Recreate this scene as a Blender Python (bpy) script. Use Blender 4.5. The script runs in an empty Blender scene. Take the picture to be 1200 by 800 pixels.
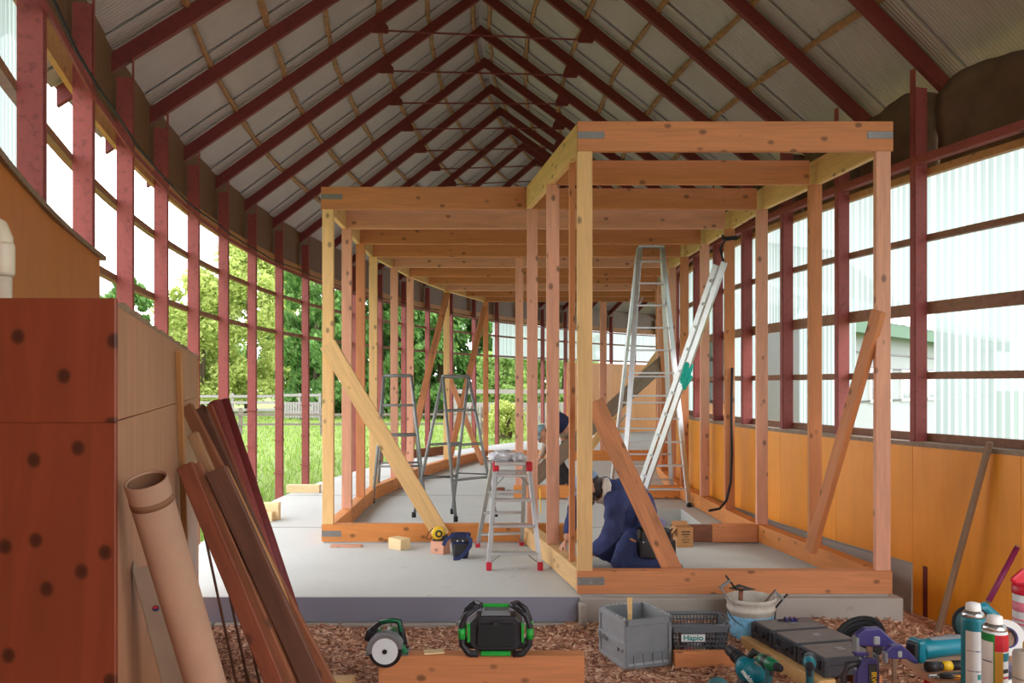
import bpy, bmesh, math, random
from mathutils import Vector, Matrix, Euler
random.seed(7)
PI = math.pi
scene = bpy.context.scene
C = scene.collection
F = 1010.0
EYE = 1.59
def W(px, py, d):
    return Vector(((px-600)/F*d, d, EYE+(450-py)/F*d))
def G(px, py, z=0.0):
    return W(px, py, (EYE-z)*F/(py-450))
SL = 0.22            # slab top

# ------------------------------------------------------------------ materials
def srgb(r, g, b):
    def f(c):
        c /= 255.0
        return c/12.92 if c <= 0.04045 else ((c+0.055)/1.055)**2.4
    return (f(r), f(g), f(b), 1.0)
class NT:
    def __init__(s, name):
        s.m = bpy.data.materials.new(name); s.m.use_nodes = True
        s.t = s.m.node_tree; s.b = s.t.nodes['Principled BSDF']; s.out = s.t.nodes['Material Output']
    def n(s, typ, **kw):
        nd = s.t.nodes.new(typ)
        for k, v in kw.items():
            if k.startswith('i_'):
                nd.inputs[k[2:].replace('_', ' ')].default_value = v
            else: setattr(nd, k, v)
        return nd
    def l(s, a, b): s.t.links.new(a, b)
    def ramp(s, fac, stops):
        r = s.n('ShaderNodeValToRGB'); e = r.color_ramp.elements
        e[0].position, e[0].color = stops[0]; e[1].position, e[1].color = stops[1]
        for p, c in stops[2:]:
            x = e.new(p); x.color = c
        s.l(fac, r.inputs[0]); return r.outputs[0]
    def mix(s, fac, a, b, mode='MIX'):
        x = s.n('ShaderNodeMix', data_type='RGBA', blend_type=mode)
        if isinstance(fac, (int, float)): x.inputs[0].default_value = fac
        else: s.l(fac, x.inputs[0])
        for sock, v in ((x.inputs[6], a), (x.inputs[7], b)):
            if isinstance(v, tuple): sock.default_value = v
            else: s.l(v, sock)
        return x.outputs[2]
    def coords(s, scale, out='Object', rnd=True):
        tc = s.n('ShaderNodeTexCoord'); src = tc.outputs[out]
        if rnd:
            oi = s.n('ShaderNodeObjectInfo'); mu = s.n('ShaderNodeMath', operation='MULTIPLY'); mu.inputs[1].default_value = 37.0
            s.l(oi.outputs['Random'], mu.inputs[0])
            va = s.n('ShaderNodeVectorMath', operation='ADD'); s.l(src, va.inputs[0]); s.l(mu.outputs[0], va.inputs[1]); src = va.outputs[0]
        mp = s.n('ShaderNodeMapping'); mp.inputs['Scale'].default_value = scale
        s.l(src, mp.inputs[0]); return mp.outputs[0]
    def noise(s, vec, scale, detail=3, rough=.55, dist=0.0, out='Fac'):
        x = s.n('ShaderNodeTexNoise'); s.l(vec, x.inputs['Vector'])
        x.inputs['Scale'].default_value = scale; x.inputs['Detail'].default_value = detail
        x.inputs['Roughness'].default_value = rough; x.inputs['Distortion'].default_value = dist
        return x.outputs[out]
    def bump(s, h, strength=.3, dist=.01):
        x = s.n('ShaderNodeBump'); x.inputs['Strength'].default_value = strength; x.inputs['Distance'].default_value = dist
        s.l(h, x.inputs['Height']); s.l(x.outputs[0], s.b.inputs['Normal'])
    def col(s, c):
        if isinstance(c, tuple): s.b.inputs['Base Color'].default_value = c
        else: s.l(c, s.b.inputs['Base Color'])
    def fin(s, rough=.6, metal=0.0, spec=None):
        s.b.inputs['Roughness'].default_value = rough; s.b.inputs['Metallic'].default_value = metal
        if spec is not None: s.b.inputs['Specular IOR Level'].default_value = spec
        return s.m
def dark(c, k): return (c[0]*k, c[1]*k, c[2]*k, 1)

def wood(name, c, knots=.105, grain=.78, rough=.62, var=.12):
    t = NT(name)
    v = t.coords((1.0, 9.0, 9.0))
    n1 = t.noise(v, 2.2, 4, .6, .8)
    base = t.ramp(n1, [(.3, dark(c, grain)), (.68, c)])
    v2 = t.coords((1.5, 60.0, 60.0))
    base = t.mix(.22, base, t.ramp(t.noise(v2, 2.0, 2), [(.35, dark(c, .55)), (.65, c)]))
    vk = t.coords((6.0, 9.0, 9.0))
    vo = t.n('ShaderNodeTexVoronoi', i_Scale=1.0); t.l(vk, vo.inputs['Vector'])
    k = t.ramp(vo.outputs['Distance'], [(0.0, (1, 1, 1, 1)), (knots, (.9, .9, .9, 1)), (knots*1.8, (0, 0, 0, 1))])
    base = t.mix(k, base, dark(c, .32))
    oi = t.n('ShaderNodeObjectInfo'); mr = t.n('ShaderNodeMapRange')
    mr.inputs[3].default_value = 1-var; mr.inputs[4].default_value = 1+var*.5
    t.l(oi.outputs['Random'], mr.inputs[0])
    hs = t.n('ShaderNodeHueSaturation'); t.l(base, hs.inputs['Color']); t.l(mr.outputs[0], hs.inputs['Value'])
    t.col(hs.outputs[0]); t.bump(n1, .12, .004)
    return t.fin(rough)
def plain(name, c, rough=.5, metal=0.0, var=.12, scale=14.0, spec=None):
    t = NT(name); v = t.coords((1, 1, 1))
    t.col(t.ramp(t.noise(v, scale, 4), [(.3, dark(c, 1-var)), (.7, c)]))
    return t.fin(rough, metal, spec)

M = {}
M['fir'] = wood('fir orange timber', srgb(212, 138, 86))
M['pink'] = wood('fir pink timber', srgb(230, 168, 136))
M['pale'] = wood('pale pine timber', srgb(236, 192, 128))
M['cut'] = wood('cut pine', srgb(240, 212, 160), knots=.03)
M['sillw'] = wood('sill timber', srgb(224, 144, 70))
M['plankbrown'] = wood('brown rough plank', srgb(214, 142, 92), grain=.46)
M['greywood'] = wood('weathered grey wood', srgb(150, 128, 104), grain=.6, knots=.02)
M['girt'] = wood('old girt wood', srgb(150, 104, 74), grain=.6, knots=.04)
M['girtlight'] = wood('pale girt wood', srgb(196, 140, 86), grain=.7)
M['bark'] = wood('bark edged purlin', srgb(178, 132, 92), grain=.4, knots=.12)
M['oldboard'] = wood('old stained board', srgb(150, 90, 58), grain=.5)
M['olddark'] = wood('dark stained board', srgb(112, 70, 50), grain=.5)
M['redboard'] = wood('red stained board', srgb(146, 76, 48), grain=.5)
M['stick'] = wood('stick grey', srgb(146, 118, 92), grain=.5, knots=.02)

def red_steel(name, c):
    t = NT(name); v = t.coords((1, 1, 1), rnd=False)
    n = t.noise(v, 30, 5, .7); n2 = t.noise(v, 3, 3)
    b = t.ramp(n, [(.36, dark(c, .55)), (.46, c), (.8, dark(c, 1.12))])
    t.col(t.mix(.35, b, t.ramp(n2, [(.3, dark(c, .65)), (.7, c)])))
    return t.fin(.62)
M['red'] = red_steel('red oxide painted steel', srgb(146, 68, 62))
M['reddark'] = red_steel('dark red steel with roof shade', srgb(112, 36, 36))  # same steel, roof shade put into the rafter colour; also plain dark red

def roof_mat():
    t = NT('grey corrugated roofing'); tc = t.n('ShaderNodeTexCoord')
    sx = t.n('ShaderNodeSeparateXYZ'); t.l(tc.outputs['UV'], sx.inputs[0])
    mu = t.n('ShaderNodeMath', operation='MULTIPLY'); mu.inputs[1].default_value = 2*PI/.036; t.l(sx.outputs[0], mu.inputs[0])
    si = t.n('ShaderNodeMath', operation='SINE'); t.l(mu.outputs[0], si.inputs[0])
    n = t.noise(tc.outputs['UV'], 2.5, 4)
    c = srgb(184, 176, 178)
    base = t.ramp(n, [(.3, dark(c, .8)), (.7, c)])
    dk = t.ramp(si.outputs[0], [(.0, dark(c, .8)), (.5, c)])
    t.col(t.mix(.4, base, dk)); t.bump(si.outputs[0], .35, .006)
    return t.fin(.6, .2)
M['roof'] = roof_mat()

def panel_mat():
    t = NT('translucent corrugated panel'); tc = t.n('ShaderNodeTexCoord')
    sx = t.n('ShaderNodeSeparateXYZ'); t.l(tc.outputs['UV'], sx.inputs[0])
    mu = t.n('ShaderNodeMath', operation='MULTIPLY'); mu.inputs[1].default_value = 2*PI/.063; t.l(sx.outputs[0], mu.inputs[0])
    si = t.n('ShaderNodeMath', operation='SINE'); t.l(mu.outputs[0], si.inputs[0])
    col = t.ramp(si.outputs[0], [(.0, srgb(150, 162, 162)), (.6, srgb(184, 192, 192))])
    vs = t.n('ShaderNodeMapping'); vs.inputs['Scale'].default_value = (9, .25, 1); t.l(tc.outputs['UV'], vs.inputs[0])
    col = t.mix(.35, col, t.ramp(t.noise(vs.outputs[0], 1.0, 3), [(.35, srgb(196, 210, 210)), (.65, srgb(255, 255, 255))]), 'MULTIPLY')
    tr = t.n('ShaderNodeBsdfTranslucent'); t.l(col, tr.inputs[0])
    tp = t.n('ShaderNodeBsdfTransparent'); tp.inputs[0].default_value = (.9, .96, .95, 1)
    bm_ = t.n('ShaderNodeBump'); bm_.inputs['Strength'].default_value = .3; bm_.inputs['Distance'].default_value = .008
    t.l(si.outputs[0], bm_.inputs['Height']); t.l(bm_.outputs[0], tr.inputs['Normal'])
    mx = t.n('ShaderNodeMixShader'); mx.inputs[0].default_value = .07
    t.l(tr.outputs[0], mx.inputs[1]); t.l(tp.outputs[0], mx.inputs[2]); t.l(mx.outputs[0], t.out.inputs[0])
    return t.m
M['panel'] = panel_mat()

def concrete(name, c, joints=False):
    t = NT(name); v = t.coords((1, 1, 1), rnd=False)
    n = t.noise(v, 1.1, 5, .6); n2 = t.noise(v, 45, 3)
    b = t.mix(.5, t.ramp(n, [(.3, dark(c, .84)), (.7, c)]), t.ramp(n2, [(.3, dark(c, .9)), (.7, c)]))
    sp = t.ramp(t.noise(v, 7, 2, .5), [(.70, (0, 0, 0, 1)), (.735, (1, 1, 1, 1))])
    b = t.mix(t.mix(.25, (0, 0, 0, 1), sp), b, dark(c, .5))
    t.col(b); t.bump(n2, .1, .003); return t.fin(.75)
M['slab'] = concrete('trowelled concrete', srgb(203, 207, 201))
M['edge'] = plain('blue grey painted edge', srgb(138, 140, 156), .6, var=.06, scale=4)
M['foot'] = concrete('rough concrete footing', srgb(172, 166, 156))
M['grout'] = concrete('mortar', srgb(170, 168, 164))
M['joint'] = plain('joint filler', srgb(120, 120, 118), .8)

def ply(name, c, axis=(1, 1, 1), knots=0.0, rough=.5, grain=.75, seam=None):
    t = NT(name); v = t.coords((7*axis[0], 7*axis[1], .8*axis[2]), rnd=False)
    n = t.noise(v, 1.4, 5, .6, 1.6)
    b = t.ramp(n, [(.32, dark(c, grain)), (.66, c)])
    v0 = t.coords((1, 1, 1), rnd=False)
    b = t.mix(.4, b, t.ramp(t.noise(v0, 1.3, 4), [(.3, dark(c, .72)), (.7, dark(c, 1.08))]))
    if knots:
        sp = t.n('ShaderNodeSeparateXYZ'); t.l(t.coords((7.5, 7.5, 6.5), rnd=False), sp.inputs[0])
        cm = t.n('ShaderNodeCombineXYZ'); t.l(sp.outputs[0], cm.inputs[0]); t.l(sp.outputs[2], cm.inputs[1])
        vo = t.n('ShaderNodeTexVoronoi', i_Scale=1.0, voronoi_dimensions='2D'); t.l(cm.outputs[0], vo.inputs['Vector'])
        k = t.ramp(vo.outputs['Distance'], [(0, (1, 1, 1, 1)), (knots, (.85, .85, .85, 1)), (knots*1.7, (0, 0, 0, 1))])
        b = t.mix(k, b, dark(c, .16))
    t.col(b); return t.fin(rough)
M['orange'] = ply('orange coated plywood', srgb(240, 156, 40), rough=.38, grain=.86)
M['orangebrown'] = ply('orange brown plywood', srgb(196, 118, 52), rough=.4)
M['boxfront'] = ply('red brown knotty plywood', srgb(132, 62, 38), knots=.075, rough=.45, grain=.62)
M['boxside'] = ply('pale worn plywood', srgb(176, 128, 96), grain=.62)
M['soffit'] = ply('brown soffit plywood', srgb(122, 90, 60), grain=.7)
M['pinkply'] = ply('bench plywood', srgb(206, 156, 122))
M['burlap'] = plain('brown sackcloth', srgb(118, 94, 76), .95, var=.35, scale=5)

M['alu'] = plain('aluminium', srgb(196, 198, 198), .38, .75, .08)
M['zinc'] = plain('galvanised strap', srgb(132, 130, 126), .5, .5)
M['steelgrey'] = plain('grey painted steel', srgb(136, 140, 138), .45, .3)
M['darkmetal'] = plain('dark metal', srgb(66, 64, 62), .4, .7)
M['chrome'] = plain('bright metal', srgb(200, 202, 206), .22, .95)
M['redplastic'] = plain('red plastic', srgb(206, 30, 54), .4)
M['redpaint'] = plain('red paint', srgb(196, 34, 40), .4)
M['black'] = plain('black plastic', srgb(40, 40, 44), .5)
M['blacksoft'] = plain('black rubber', srgb(30, 31, 34), .75)
M['leather'] = plain('black leather', srgb(36, 36, 38), .42)
M['grey'] = plain('grey plastic', srgb(158, 165, 168), .5)
M['greydark'] = plain('dark grey plastic', srgb(122, 128, 132), .5)
M['basket'] = plain('charcoal plastic', srgb(88, 93, 98), .5)
M['casetop'] = plain('warm grey case top', srgb(126, 118, 114), .7, var=.25)  # mottled warm grey, lighter than the case body
M['casebody'] = plain('graphite case', srgb(60, 62, 68), .5)
M['green'] = plain('bright green plastic', srgb(34, 170, 60), .4)
M['greendark'] = plain('deep green plastic', srgb(18, 116, 74), .4)
M['teal'] = plain('teal plastic', srgb(0, 124, 142), .38)
M['tealgrey'] = plain('teal grey plastic', srgb(52, 106, 112), .45)
M['violet'] = plain('violet blue plastic', srgb(56, 50, 114), .4)
M['yellow'] = plain('yellow plastic', srgb(236, 192, 30), .4)
M['white'] = plain('white plastic', srgb(232, 232, 228), .45, var=.06)
M['offwhite'] = plain('dirty white plastic', srgb(206, 200, 186), .6, var=.25)
M['bluepaint'] = plain('chipped blue paint', srgb(126, 190, 224), .6, var=.4, scale=30)
M['card'] = plain('cardboard', srgb(164, 128, 104), .85)
M['cardbox'] = plain('carton', srgb(192, 140, 88), .85)
M['cardin'] = plain('tube inside', srgb(120, 84, 58), .9)
M['beige'] = plain('beige painted metal', srgb(166, 148, 130), .45)
M['pvc'] = plain('ivory pipe', srgb(214, 200, 176), .4)
M['navycloth'] = plain('navy work cloth', srgb(54, 66, 114), .85, var=.28, scale=9)
M['navydark'] = plain('dark navy cloth', srgb(40, 46, 80), .9, var=.25)
M['blackcloth'] = plain('black trousers cloth', srgb(56, 54, 54), .9, var=.4, scale=18)
M['beigecloth'] = plain('beige cloth', srgb(196, 172, 146), .9, var=.2)
M['towel'] = plain('towel cloth', srgb(228, 220, 208), .95, var=.14)
M['capblue'] = plain('light blue cap', srgb(134, 166, 198), .85)
M['capteal'] = plain('grey teal cap', srgb(128, 164, 170), .85)
M['lavender'] = plain('lavender grey cloth', srgb(150, 146, 178), .9)
M['skin'] = plain('skin', srgb(206, 150, 120), .55, var=.1)
M['hair'] = plain('dark greying hair', srgb(62, 54, 50), .7, var=.4, scale=60)
M['clearbag'] = plain('clear bag plastic', srgb(222, 224, 228), .25, var=.2, scale=30)
M['pinklabel'] = plain('pink label', srgb(226, 120, 140), .5)
M['tealrag'] = plain('turquoise cloth', srgb(38, 186, 168), .9)
M['lilac'] = plain('maroon label strip', srgb(132, 30, 84), .5)
M['labelwhite'] = plain('label paper', srgb(222, 226, 226), .6, var=.05)
M['labelteal'] = plain('label teal ink', srgb(20, 140, 134), .6)
M['canred'] = plain('red print', srgb(190, 28, 48), .35)
M['cangreen'] = plain('green print', srgb(20, 140, 70), .35)
M['cangold'] = plain('gold print', srgb(206, 160, 60), .35)
M['ink'] = plain('dark ink', srgb(52, 44, 40), .7)
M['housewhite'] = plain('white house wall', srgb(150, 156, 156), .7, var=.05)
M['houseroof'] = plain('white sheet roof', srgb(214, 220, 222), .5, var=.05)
M['fascia'] = plain('green fascia', srgb(40, 96, 56), .5)
M['fence'] = plain('weathered white fence', srgb(150, 146, 142), .8, var=.25)
M['fencegrey'] = plain('weathered rail', srgb(120, 110, 100), .8, var=.25)
def glass():
    t = NT('window glass'); t.col(srgb(120, 128, 138)); return t.fin(.08)
M['glass'] = glass()

def chips_mat(name, isl):
    t = NT(name)
    if isl:
        g = t.n('ShaderNodeNewGeometry'); f = g.outputs['Random Per Island']
    else:
        v = t.coords((1, 1.3, 1), rnd=False)
        vo = t.n('ShaderNodeTexVoronoi', i_Scale=42.0); t.l(v, vo.inputs['Vector'])
        sx = t.n('ShaderNodeSeparateColor'); t.l(vo.outputs['Color'], sx.inputs[0]); f = sx.outputs[0]
    t.col(t.ramp(f, [(0, srgb(116, 76, 56)), (.35, srgb(166, 116, 90)), (.7, srgb(204, 156, 126)), (1, srgb(238, 206, 176))]))
    return t.fin(.9)
M['chipbase'] = chips_mat('wood chip bed', False)
M['chip'] = chips_mat('wood chip', True)
def leaf_mat(name, a, b, tl=.5):
    t = NT(name); g = t.n('ShaderNodeNewGeometry')
    c = t.ramp(g.outputs['Random Per Island'], [(0, a), (1, b)])
    t.col(c); t.b.inputs['Roughness'].default_value = .7
    tr = t.n('ShaderNodeBsdfTranslucent'); t.l(c, tr.inputs[0])
    mx = t.n('ShaderNodeMixShader'); mx.inputs[0].default_value = tl
    t.l(t.b.outputs[0], mx.inputs[1]); t.l(tr.outputs[0], mx.inputs[2]); t.l(mx.outputs[0], t.out.inputs[0])
    return t.m
M['leafyellow'] = leaf_mat('yellow green leaves', srgb(162, 184, 92), srgb(206, 214, 134))
M['leafmid'] = leaf_mat('mid green leaves', srgb(124, 160, 86), srgb(170, 194, 112))
M['leafdark'] = leaf_mat('conifer leaves', srgb(84, 130, 66), srgb(134, 174, 92))
M['grass'] = leaf_mat('meadow grass blades', srgb(92, 126, 48), srgb(156, 184, 84), .45)
M['meadow'] = plain('meadow ground', srgb(118, 138, 62), .9, var=.3, scale=.6)
M['trunk'] = plain('tree bark', srgb(92, 76, 60), .9)

# ------------------------------------------------------------------ geometry helpers
def wm(o):
    m = o.matrix_basis.copy()
    while o.parent: o = o.parent; m = o.matrix_basis @ m
    return m
def props(o, label=None, cat=None, group=None, kind=None):
    if label: o['label'] = label
    if cat: o['category'] = cat
    if group: o['group'] = group
    if kind: o['kind'] = kind
    return o
def thing(name, loc, label=None, cat=None, rz=0.0, group=None, kind=None):
    o = bpy.data.objects.new(name, None); C.objects.link(o); o.empty_display_size = .1
    o.matrix_basis = Matrix.Translation(Vector(loc)) @ Matrix.Rotation(rz, 4, 'Z')
    return props(o, label, cat, group, kind)
def obj(name, bm, mat, parent=None, Mx=None, smooth=False, local=False, mats=None):
    """verts are world coordinates (or in frame Mx); local=True: verts already in the parent's frame"""
    me = bpy.data.meshes.new(name)
    if Mx is None and not local:
        vs = [v.co for v in bm.verts]
        c = Vector((sum(v.x for v in vs)/len(vs), sum(v.y for v in vs)/len(vs), min(v.z for v in vs)))
        bm.transform(Matrix.Translation(-c)); Mx = Matrix.Translation(c)
    if not bm.loops.layers.uv: pass
    if len(bm.faces) < 6000: bmesh.ops.recalc_face_normals(bm, faces=bm.faces)
    bm.to_mesh(me); bm.free()
    if smooth:
        for p in me.polygons: p.use_smooth = True
    for m in (mats or [mat]): me.materials.append(M[m] if isinstance(m, str) else m)
    o = bpy.data.objects.new(name, me); C.objects.link(o)
    if parent:
        o.parent = parent
        o.matrix_basis = Matrix() if local and Mx is None else (Mx if local else wm(parent).inverted() @ Mx)
    elif Mx is not None: o.matrix_basis = Mx
    return o
def frame(p0, p1, up=(0, 0, 1)):
    p0, p1 = Vector(p0), Vector(p1); x = (p1-p0).normalized(); u = Vector(up)
    if abs(x.dot(u)) > .995: u = Vector((0, 1, 0))
    y = u.cross(x).normalized(); z = x.cross(y)
    m = Matrix((x, y, z)).transposed().to_4x4(); m.translation = (p0+p1)/2
    return m
def add_box(bm, size, loc=(0, 0, 0), rot=None, bev=0.0, seg=1):
    r = bmesh.ops.create_cube(bm, size=1.0); vs = r['verts']
    m = Matrix.Translation(Vector(loc)) @ (rot.to_4x4() if rot is not None else Matrix()) @ Matrix.Diagonal((*size, 1))
    bmesh.ops.transform(bm, matrix=m, verts=vs)
    if bev > 0:
        es = list({e for v in vs for e in v.link_edges})
        bmesh.ops.bevel(bm, geom=es, offset=bev, segments=seg, affect='EDGES', profile=.5)
    return vs
def add_bar(bm, p0, p1, w, h, up=(0, 0, 1), bev=0.0):
    p0, p1 = Vector(p0), Vector(p1); m = frame(p0, p1, up)
    t = bmesh.new(); add_box(t, ((p1-p0).length, w, h), bev=bev); t.transform(m); merge(bm, t)
def merge(bm, t, M_=None):
    if M_ is not None: t.transform(M_)
    me = bpy.data.meshes.new('tmp'); t.to_mesh(me); t.free(); bm.from_mesh(me); bpy.data.meshes.remove(me)
def beam(name, p0, p1, w, h, mat, parent=None, up=(0, 0, 1), bev=.003):
    bm = bmesh.new(); L = (Vector(p1)-Vector(p0)).length
    add_box(bm, (L, w, h), bev=bev)
    return obj(name, bm, mat, parent, frame(p0, p1, up))
def add_tube(bm, pts, r, seg=10, cap=True, closed=False):
    pts = [Vector(p) for p in pts]; n = len(pts); rs = r if isinstance(r, (list, tuple)) else [r]*n
    rings = []; prev = None
    for i, p in enumerate(pts):
        a = pts[(i-1) % n] if (i > 0 or closed) else p; b = pts[(i+1) % n] if (i < n-1 or closed) else p
        t = (b-a).normalized()
        if prev is None:
            u = t.orthogonal().normalized()
        else:
            u = (prev - t*prev.dot(t)); u = u.normalized() if u.length > 1e-6 else t.orthogonal().normalized()
        prev = u; v = t.cross(u)
        rings.append([bm.verts.new(p + (u*math.cos(2*PI*k/seg)+v*math.sin(2*PI*k/seg))*rs[i]) for k in range(seg)])
    m = n if closed else n-1
    for i in range(m):
        A, B = rings[i], rings[(i+1) % n]
        for k in range(seg): bm.faces.new((A[k], A[(k+1) % seg], B[(k+1) % seg], B[k]))
    if cap and not closed:
        bm.faces.new(rings[0][::-1]); bm.faces.new(rings[-1])
def add_lathe(bm, prof, seg=24, mat=None, cap=True):
    """prof: list of (r,z) along local Z"""
    t = bmesh.new(); rings = []
    for r, z in prof:
        rings.append([t.verts.new((r*math.cos(2*PI*k/seg), r*math.sin(2*PI*k/seg), z)) for k in range(seg)])
    for A, B in zip(rings, rings[1:]):
        for k in range(seg): t.faces.new((A[k], A[(k+1) % seg], B[(k+1) % seg], B[k]))
    if cap:
        t.faces.new(rings[0][::-1]); t.faces.new(rings[-1])
    bmesh.ops.remove_doubles(t, verts=t.verts, dist=1e-6)
    merge(bm, t, mat)
def add_prism(bm, poly, z0, z1, mat=None, bev=0.0):
    t = bmesh.new()
    a = [t.verts.new((x, y, z0)) for x, y in poly]; b = [t.verts.new((x, y, z1)) for x, y in poly]; n = len(poly)
    t.faces.new(a[::-1]); t.faces.new(b)
    for i in range(n): t.faces.new((a[i], a[(i+1) % n], b[(i+1) % n], b[i]))
    bmesh.ops.recalc_face_normals(t, faces=t.faces)
    if bev: bmesh.ops.bevel(t, geom=list(t.edges), offset=bev, segments=2, affect='EDGES', profile=.5)
    merge(bm, t, mat)
def add_ball(bm, c, r, u=14, v=10, rot=None):
    t = bmesh.new(); bmesh.ops.create_uvsphere(t, u_segments=u, v_segments=v, radius=1)
    r = (r, r, r) if isinstance(r, (int, float)) else r
    merge(bm, t, Matrix.Translation(Vector(c)) @ (rot.to_4x4() if rot is not None else Matrix()) @ Matrix.Diagonal((*r, 1)))
def B(): return bmesh.new()
def box_o(name, size, loc, mat, parent=None, rot=None, bev=.003, local=False):
    bm = B(); add_box(bm, size, bev=bev)
    Mx = Matrix.Translation(Vector(loc)) @ (rot.to_4x4() if rot is not None else Matrix())
    return obj(name, bm, mat, parent, Mx, local=local)
def tube_o(name, pts, r, mat, parent=None, seg=10, local=False):
    bm = B(); add_tube(bm, pts, r, seg); return obj(name, bm, mat, parent, smooth=True, local=local)
def lathe_o(name, prof, mat, parent=None, Mx=None, seg=24, local=False, cap=True):
    bm = B(); add_lathe(bm, prof, seg, cap=cap); return obj(name, bm, mat, parent, Mx or Matrix(), smooth=True, local=local)
def axis_m(p, d, up=(0, 0, 1)):
    """matrix whose local Z points along d at p"""
    z = Vector(d).normalized(); u = Vector(up)
    if abs(z.dot(u)) > .99: u = Vector((0, 1, 0))
    x = u.cross(z).normalized(); y = z.cross(x)
    m = Matrix((x, y, z)).transposed().to_4x4(); m.translation = Vector(p); return m
def text_o(name, s, size, mat, parent, Mx, ext=.0008, bold=0.0):
    cu = bpy.data.curves.new('tmp', 'FONT'); cu.body = s; cu.size = size; cu.extrude = ext; cu.offset = bold
    cu.align_x = 'CENTER'; cu.align_y = 'CENTER'
    ob = bpy.data.objects.new('tmp', cu); C.objects.link(ob)
    dg = bpy.context.evaluated_depsgraph_get(); me = bpy.data.meshes.new_from_object(ob.evaluated_get(dg))
    bpy.data.objects.remove(ob); bpy.data.curves.remove(cu)
    me.materials.clear(); me.materials.append(M[mat])
    o = bpy.data.objects.new(name, me); C.objects.link(o); o.parent = parent; o.matrix_basis = wm(parent).inverted() @ Mx
    return o
def dup(o, parent=None):
    c = o.copy(); C.objects.link(c)
    if parent: c.parent = parent
    for ch in [x for x in bpy.data.objects if x.parent == o]: dup(ch, c)
    return c
def evalmesh(ob):
    dg = bpy.context.evaluated_depsgraph_get(); me = bpy.data.meshes.new_from_object(ob.evaluated_get(dg))
    old = ob.data; bpy.data.objects.remove(ob); bpy.data.meshes.remove(old); bm = B(); bm.from_mesh(me); bpy.data.meshes.remove(me); return bm
def skin_bm(J, edges, root, sub=2):
    """J: name -> (pos, rx[, ry])"""
    names = list(J); me = bpy.data.meshes.new('sk')
    me.from_pydata([tuple(J[n][0]) for n in names], [(names.index(a), names.index(b)) for a, b in edges], [])
    ob = bpy.data.objects.new('sk', me); C.objects.link(ob)
    md = ob.modifiers.new('s', 'SKIN'); md.use_smooth_shade = True
    for i, n in enumerate(names):
        sv = me.skin_vertices[0].data[i]; rr = J[n][1:]
        sv.radius = (rr[0], rr[-1]); sv.use_root = (n == root)
    s = ob.modifiers.new('u', 'SUBSURF'); s.levels = sub; s.render_levels = sub
    return evalmesh(ob)
def fuse(bms, voxel=.012, smooth=6, wrinkle=0.0, wscale=.06):
    bm = B()
    for b in bms: merge(bm, b)
    me = bpy.data.meshes.new('fu'); bm.to_mesh(me); bm.free()
    ob = bpy.data.objects.new('fu', me); C.objects.link(ob)
    r = ob.modifiers.new('r', 'REMESH'); r.mode = 'VOXEL'; r.voxel_size = voxel
    s = ob.modifiers.new('s', 'SMOOTH'); s.factor = .5; s.iterations = smooth
    if wrinkle:
        tx = bpy.data.textures.new('wr', 'CLOUDS'); tx.noise_scale = wscale
        d = ob.modifiers.new('d', 'DISPLACE'); d.texture = tx; d.strength = wrinkle; d.texture_coords = 'GLOBAL'
    return evalmesh(ob)
WS, SUN, EXPO = 2.6, 0.4, 0.8
# ------------------------------------------------------------------ the round barn
S = 1.05
CX, CY = 18.2533*S, 9.9946*S
RO, RI, T0, DT = 21.1326*S, 16.1961*S, -.27084, .051211
RM = (RO+RI)/2-.06
K0, K1 = -7, 28  # unseen near end cut short and left open to light the front faces
def pol(k, r, z=0.0, tang=0.0):
    t = T0+DT*k
    return Vector((CX-r*math.cos(t)+tang*math.sin(t), CY+r*math.sin(t)+tang*math.cos(t), z))
Z_EAVE, Z_SILL, Z_RAF, Z_APEX = 3.09, 1.195, 3.73, 5.717
SLO = (Z_APEX-Z_RAF)/(RO-RM)
def zraf(r): return Z_APEX-SLO*abs(r-RM)
GO = [2.777, 2.283]; GI = [3.055, 2.605, 2.118, 1.65]

wallL = thing('wall_left', pol(5, RO), kind='structure')
wallR = thing('wall_right', pol(1, RI), kind='structure')
ceil = thing('ceiling', pol(5, RM), kind='structure')

def quad_prism(bm, k, pts, t0, t1):
    """pts: (r,z) outline in the radial plane k, between tangential offsets"""
    a = [bm.verts.new(pol(k, r, z, t0)) for r, z in pts]; b = [bm.verts.new(pol(k, r, z, t1)) for r, z in pts]; n = len(pts)
    bm.faces.new(a[::-1]); bm.faces.new(b)
    for i in range(n): bm.faces.new((a[i], a[(i+1) % n], b[(i+1) % n], b[i]))
def post(k, r0, sgn, z0, z1, z2, parent, cleats=()):
    bm = B()
    ra, rb = r0, r0+sgn*.1
    quad_prism(bm, k, [(ra, z0), (rb, z0), (rb, z1), (ra, z1)], 0, .006)
    quad_prism(bm, k, [(ra, z0), (ra+sgn*.006, z0), (ra+sgn*.006, z2), (ra, z2)], .0, .05)
    quad_prism(bm, k, [(rb, z0), (rb-sgn*.006, z0), (rb-sgn*.006, z1), (rb, z1)], .006, .05)
    for z in cleats:
        quad_prism(bm, k, [(ra-sgn*.010, z), (rb+sgn*.012, z), (rb+sgn*.012, z+.016), (ra-sgn*.010, z+.016)], -.022, .05)
    return obj('post', bm, 'red', parent)
for k in range(K0, K1):
    post(k, RO, 1, .0, 3.60, Z_RAF, wallL, (.42, .85, 1.28) if 2 < k < 17 else ())
    post(-1.13 if k == -1 else k, RI, -1, Z_SILL, 3.64, Z_RAF+.04, wallR)

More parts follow.
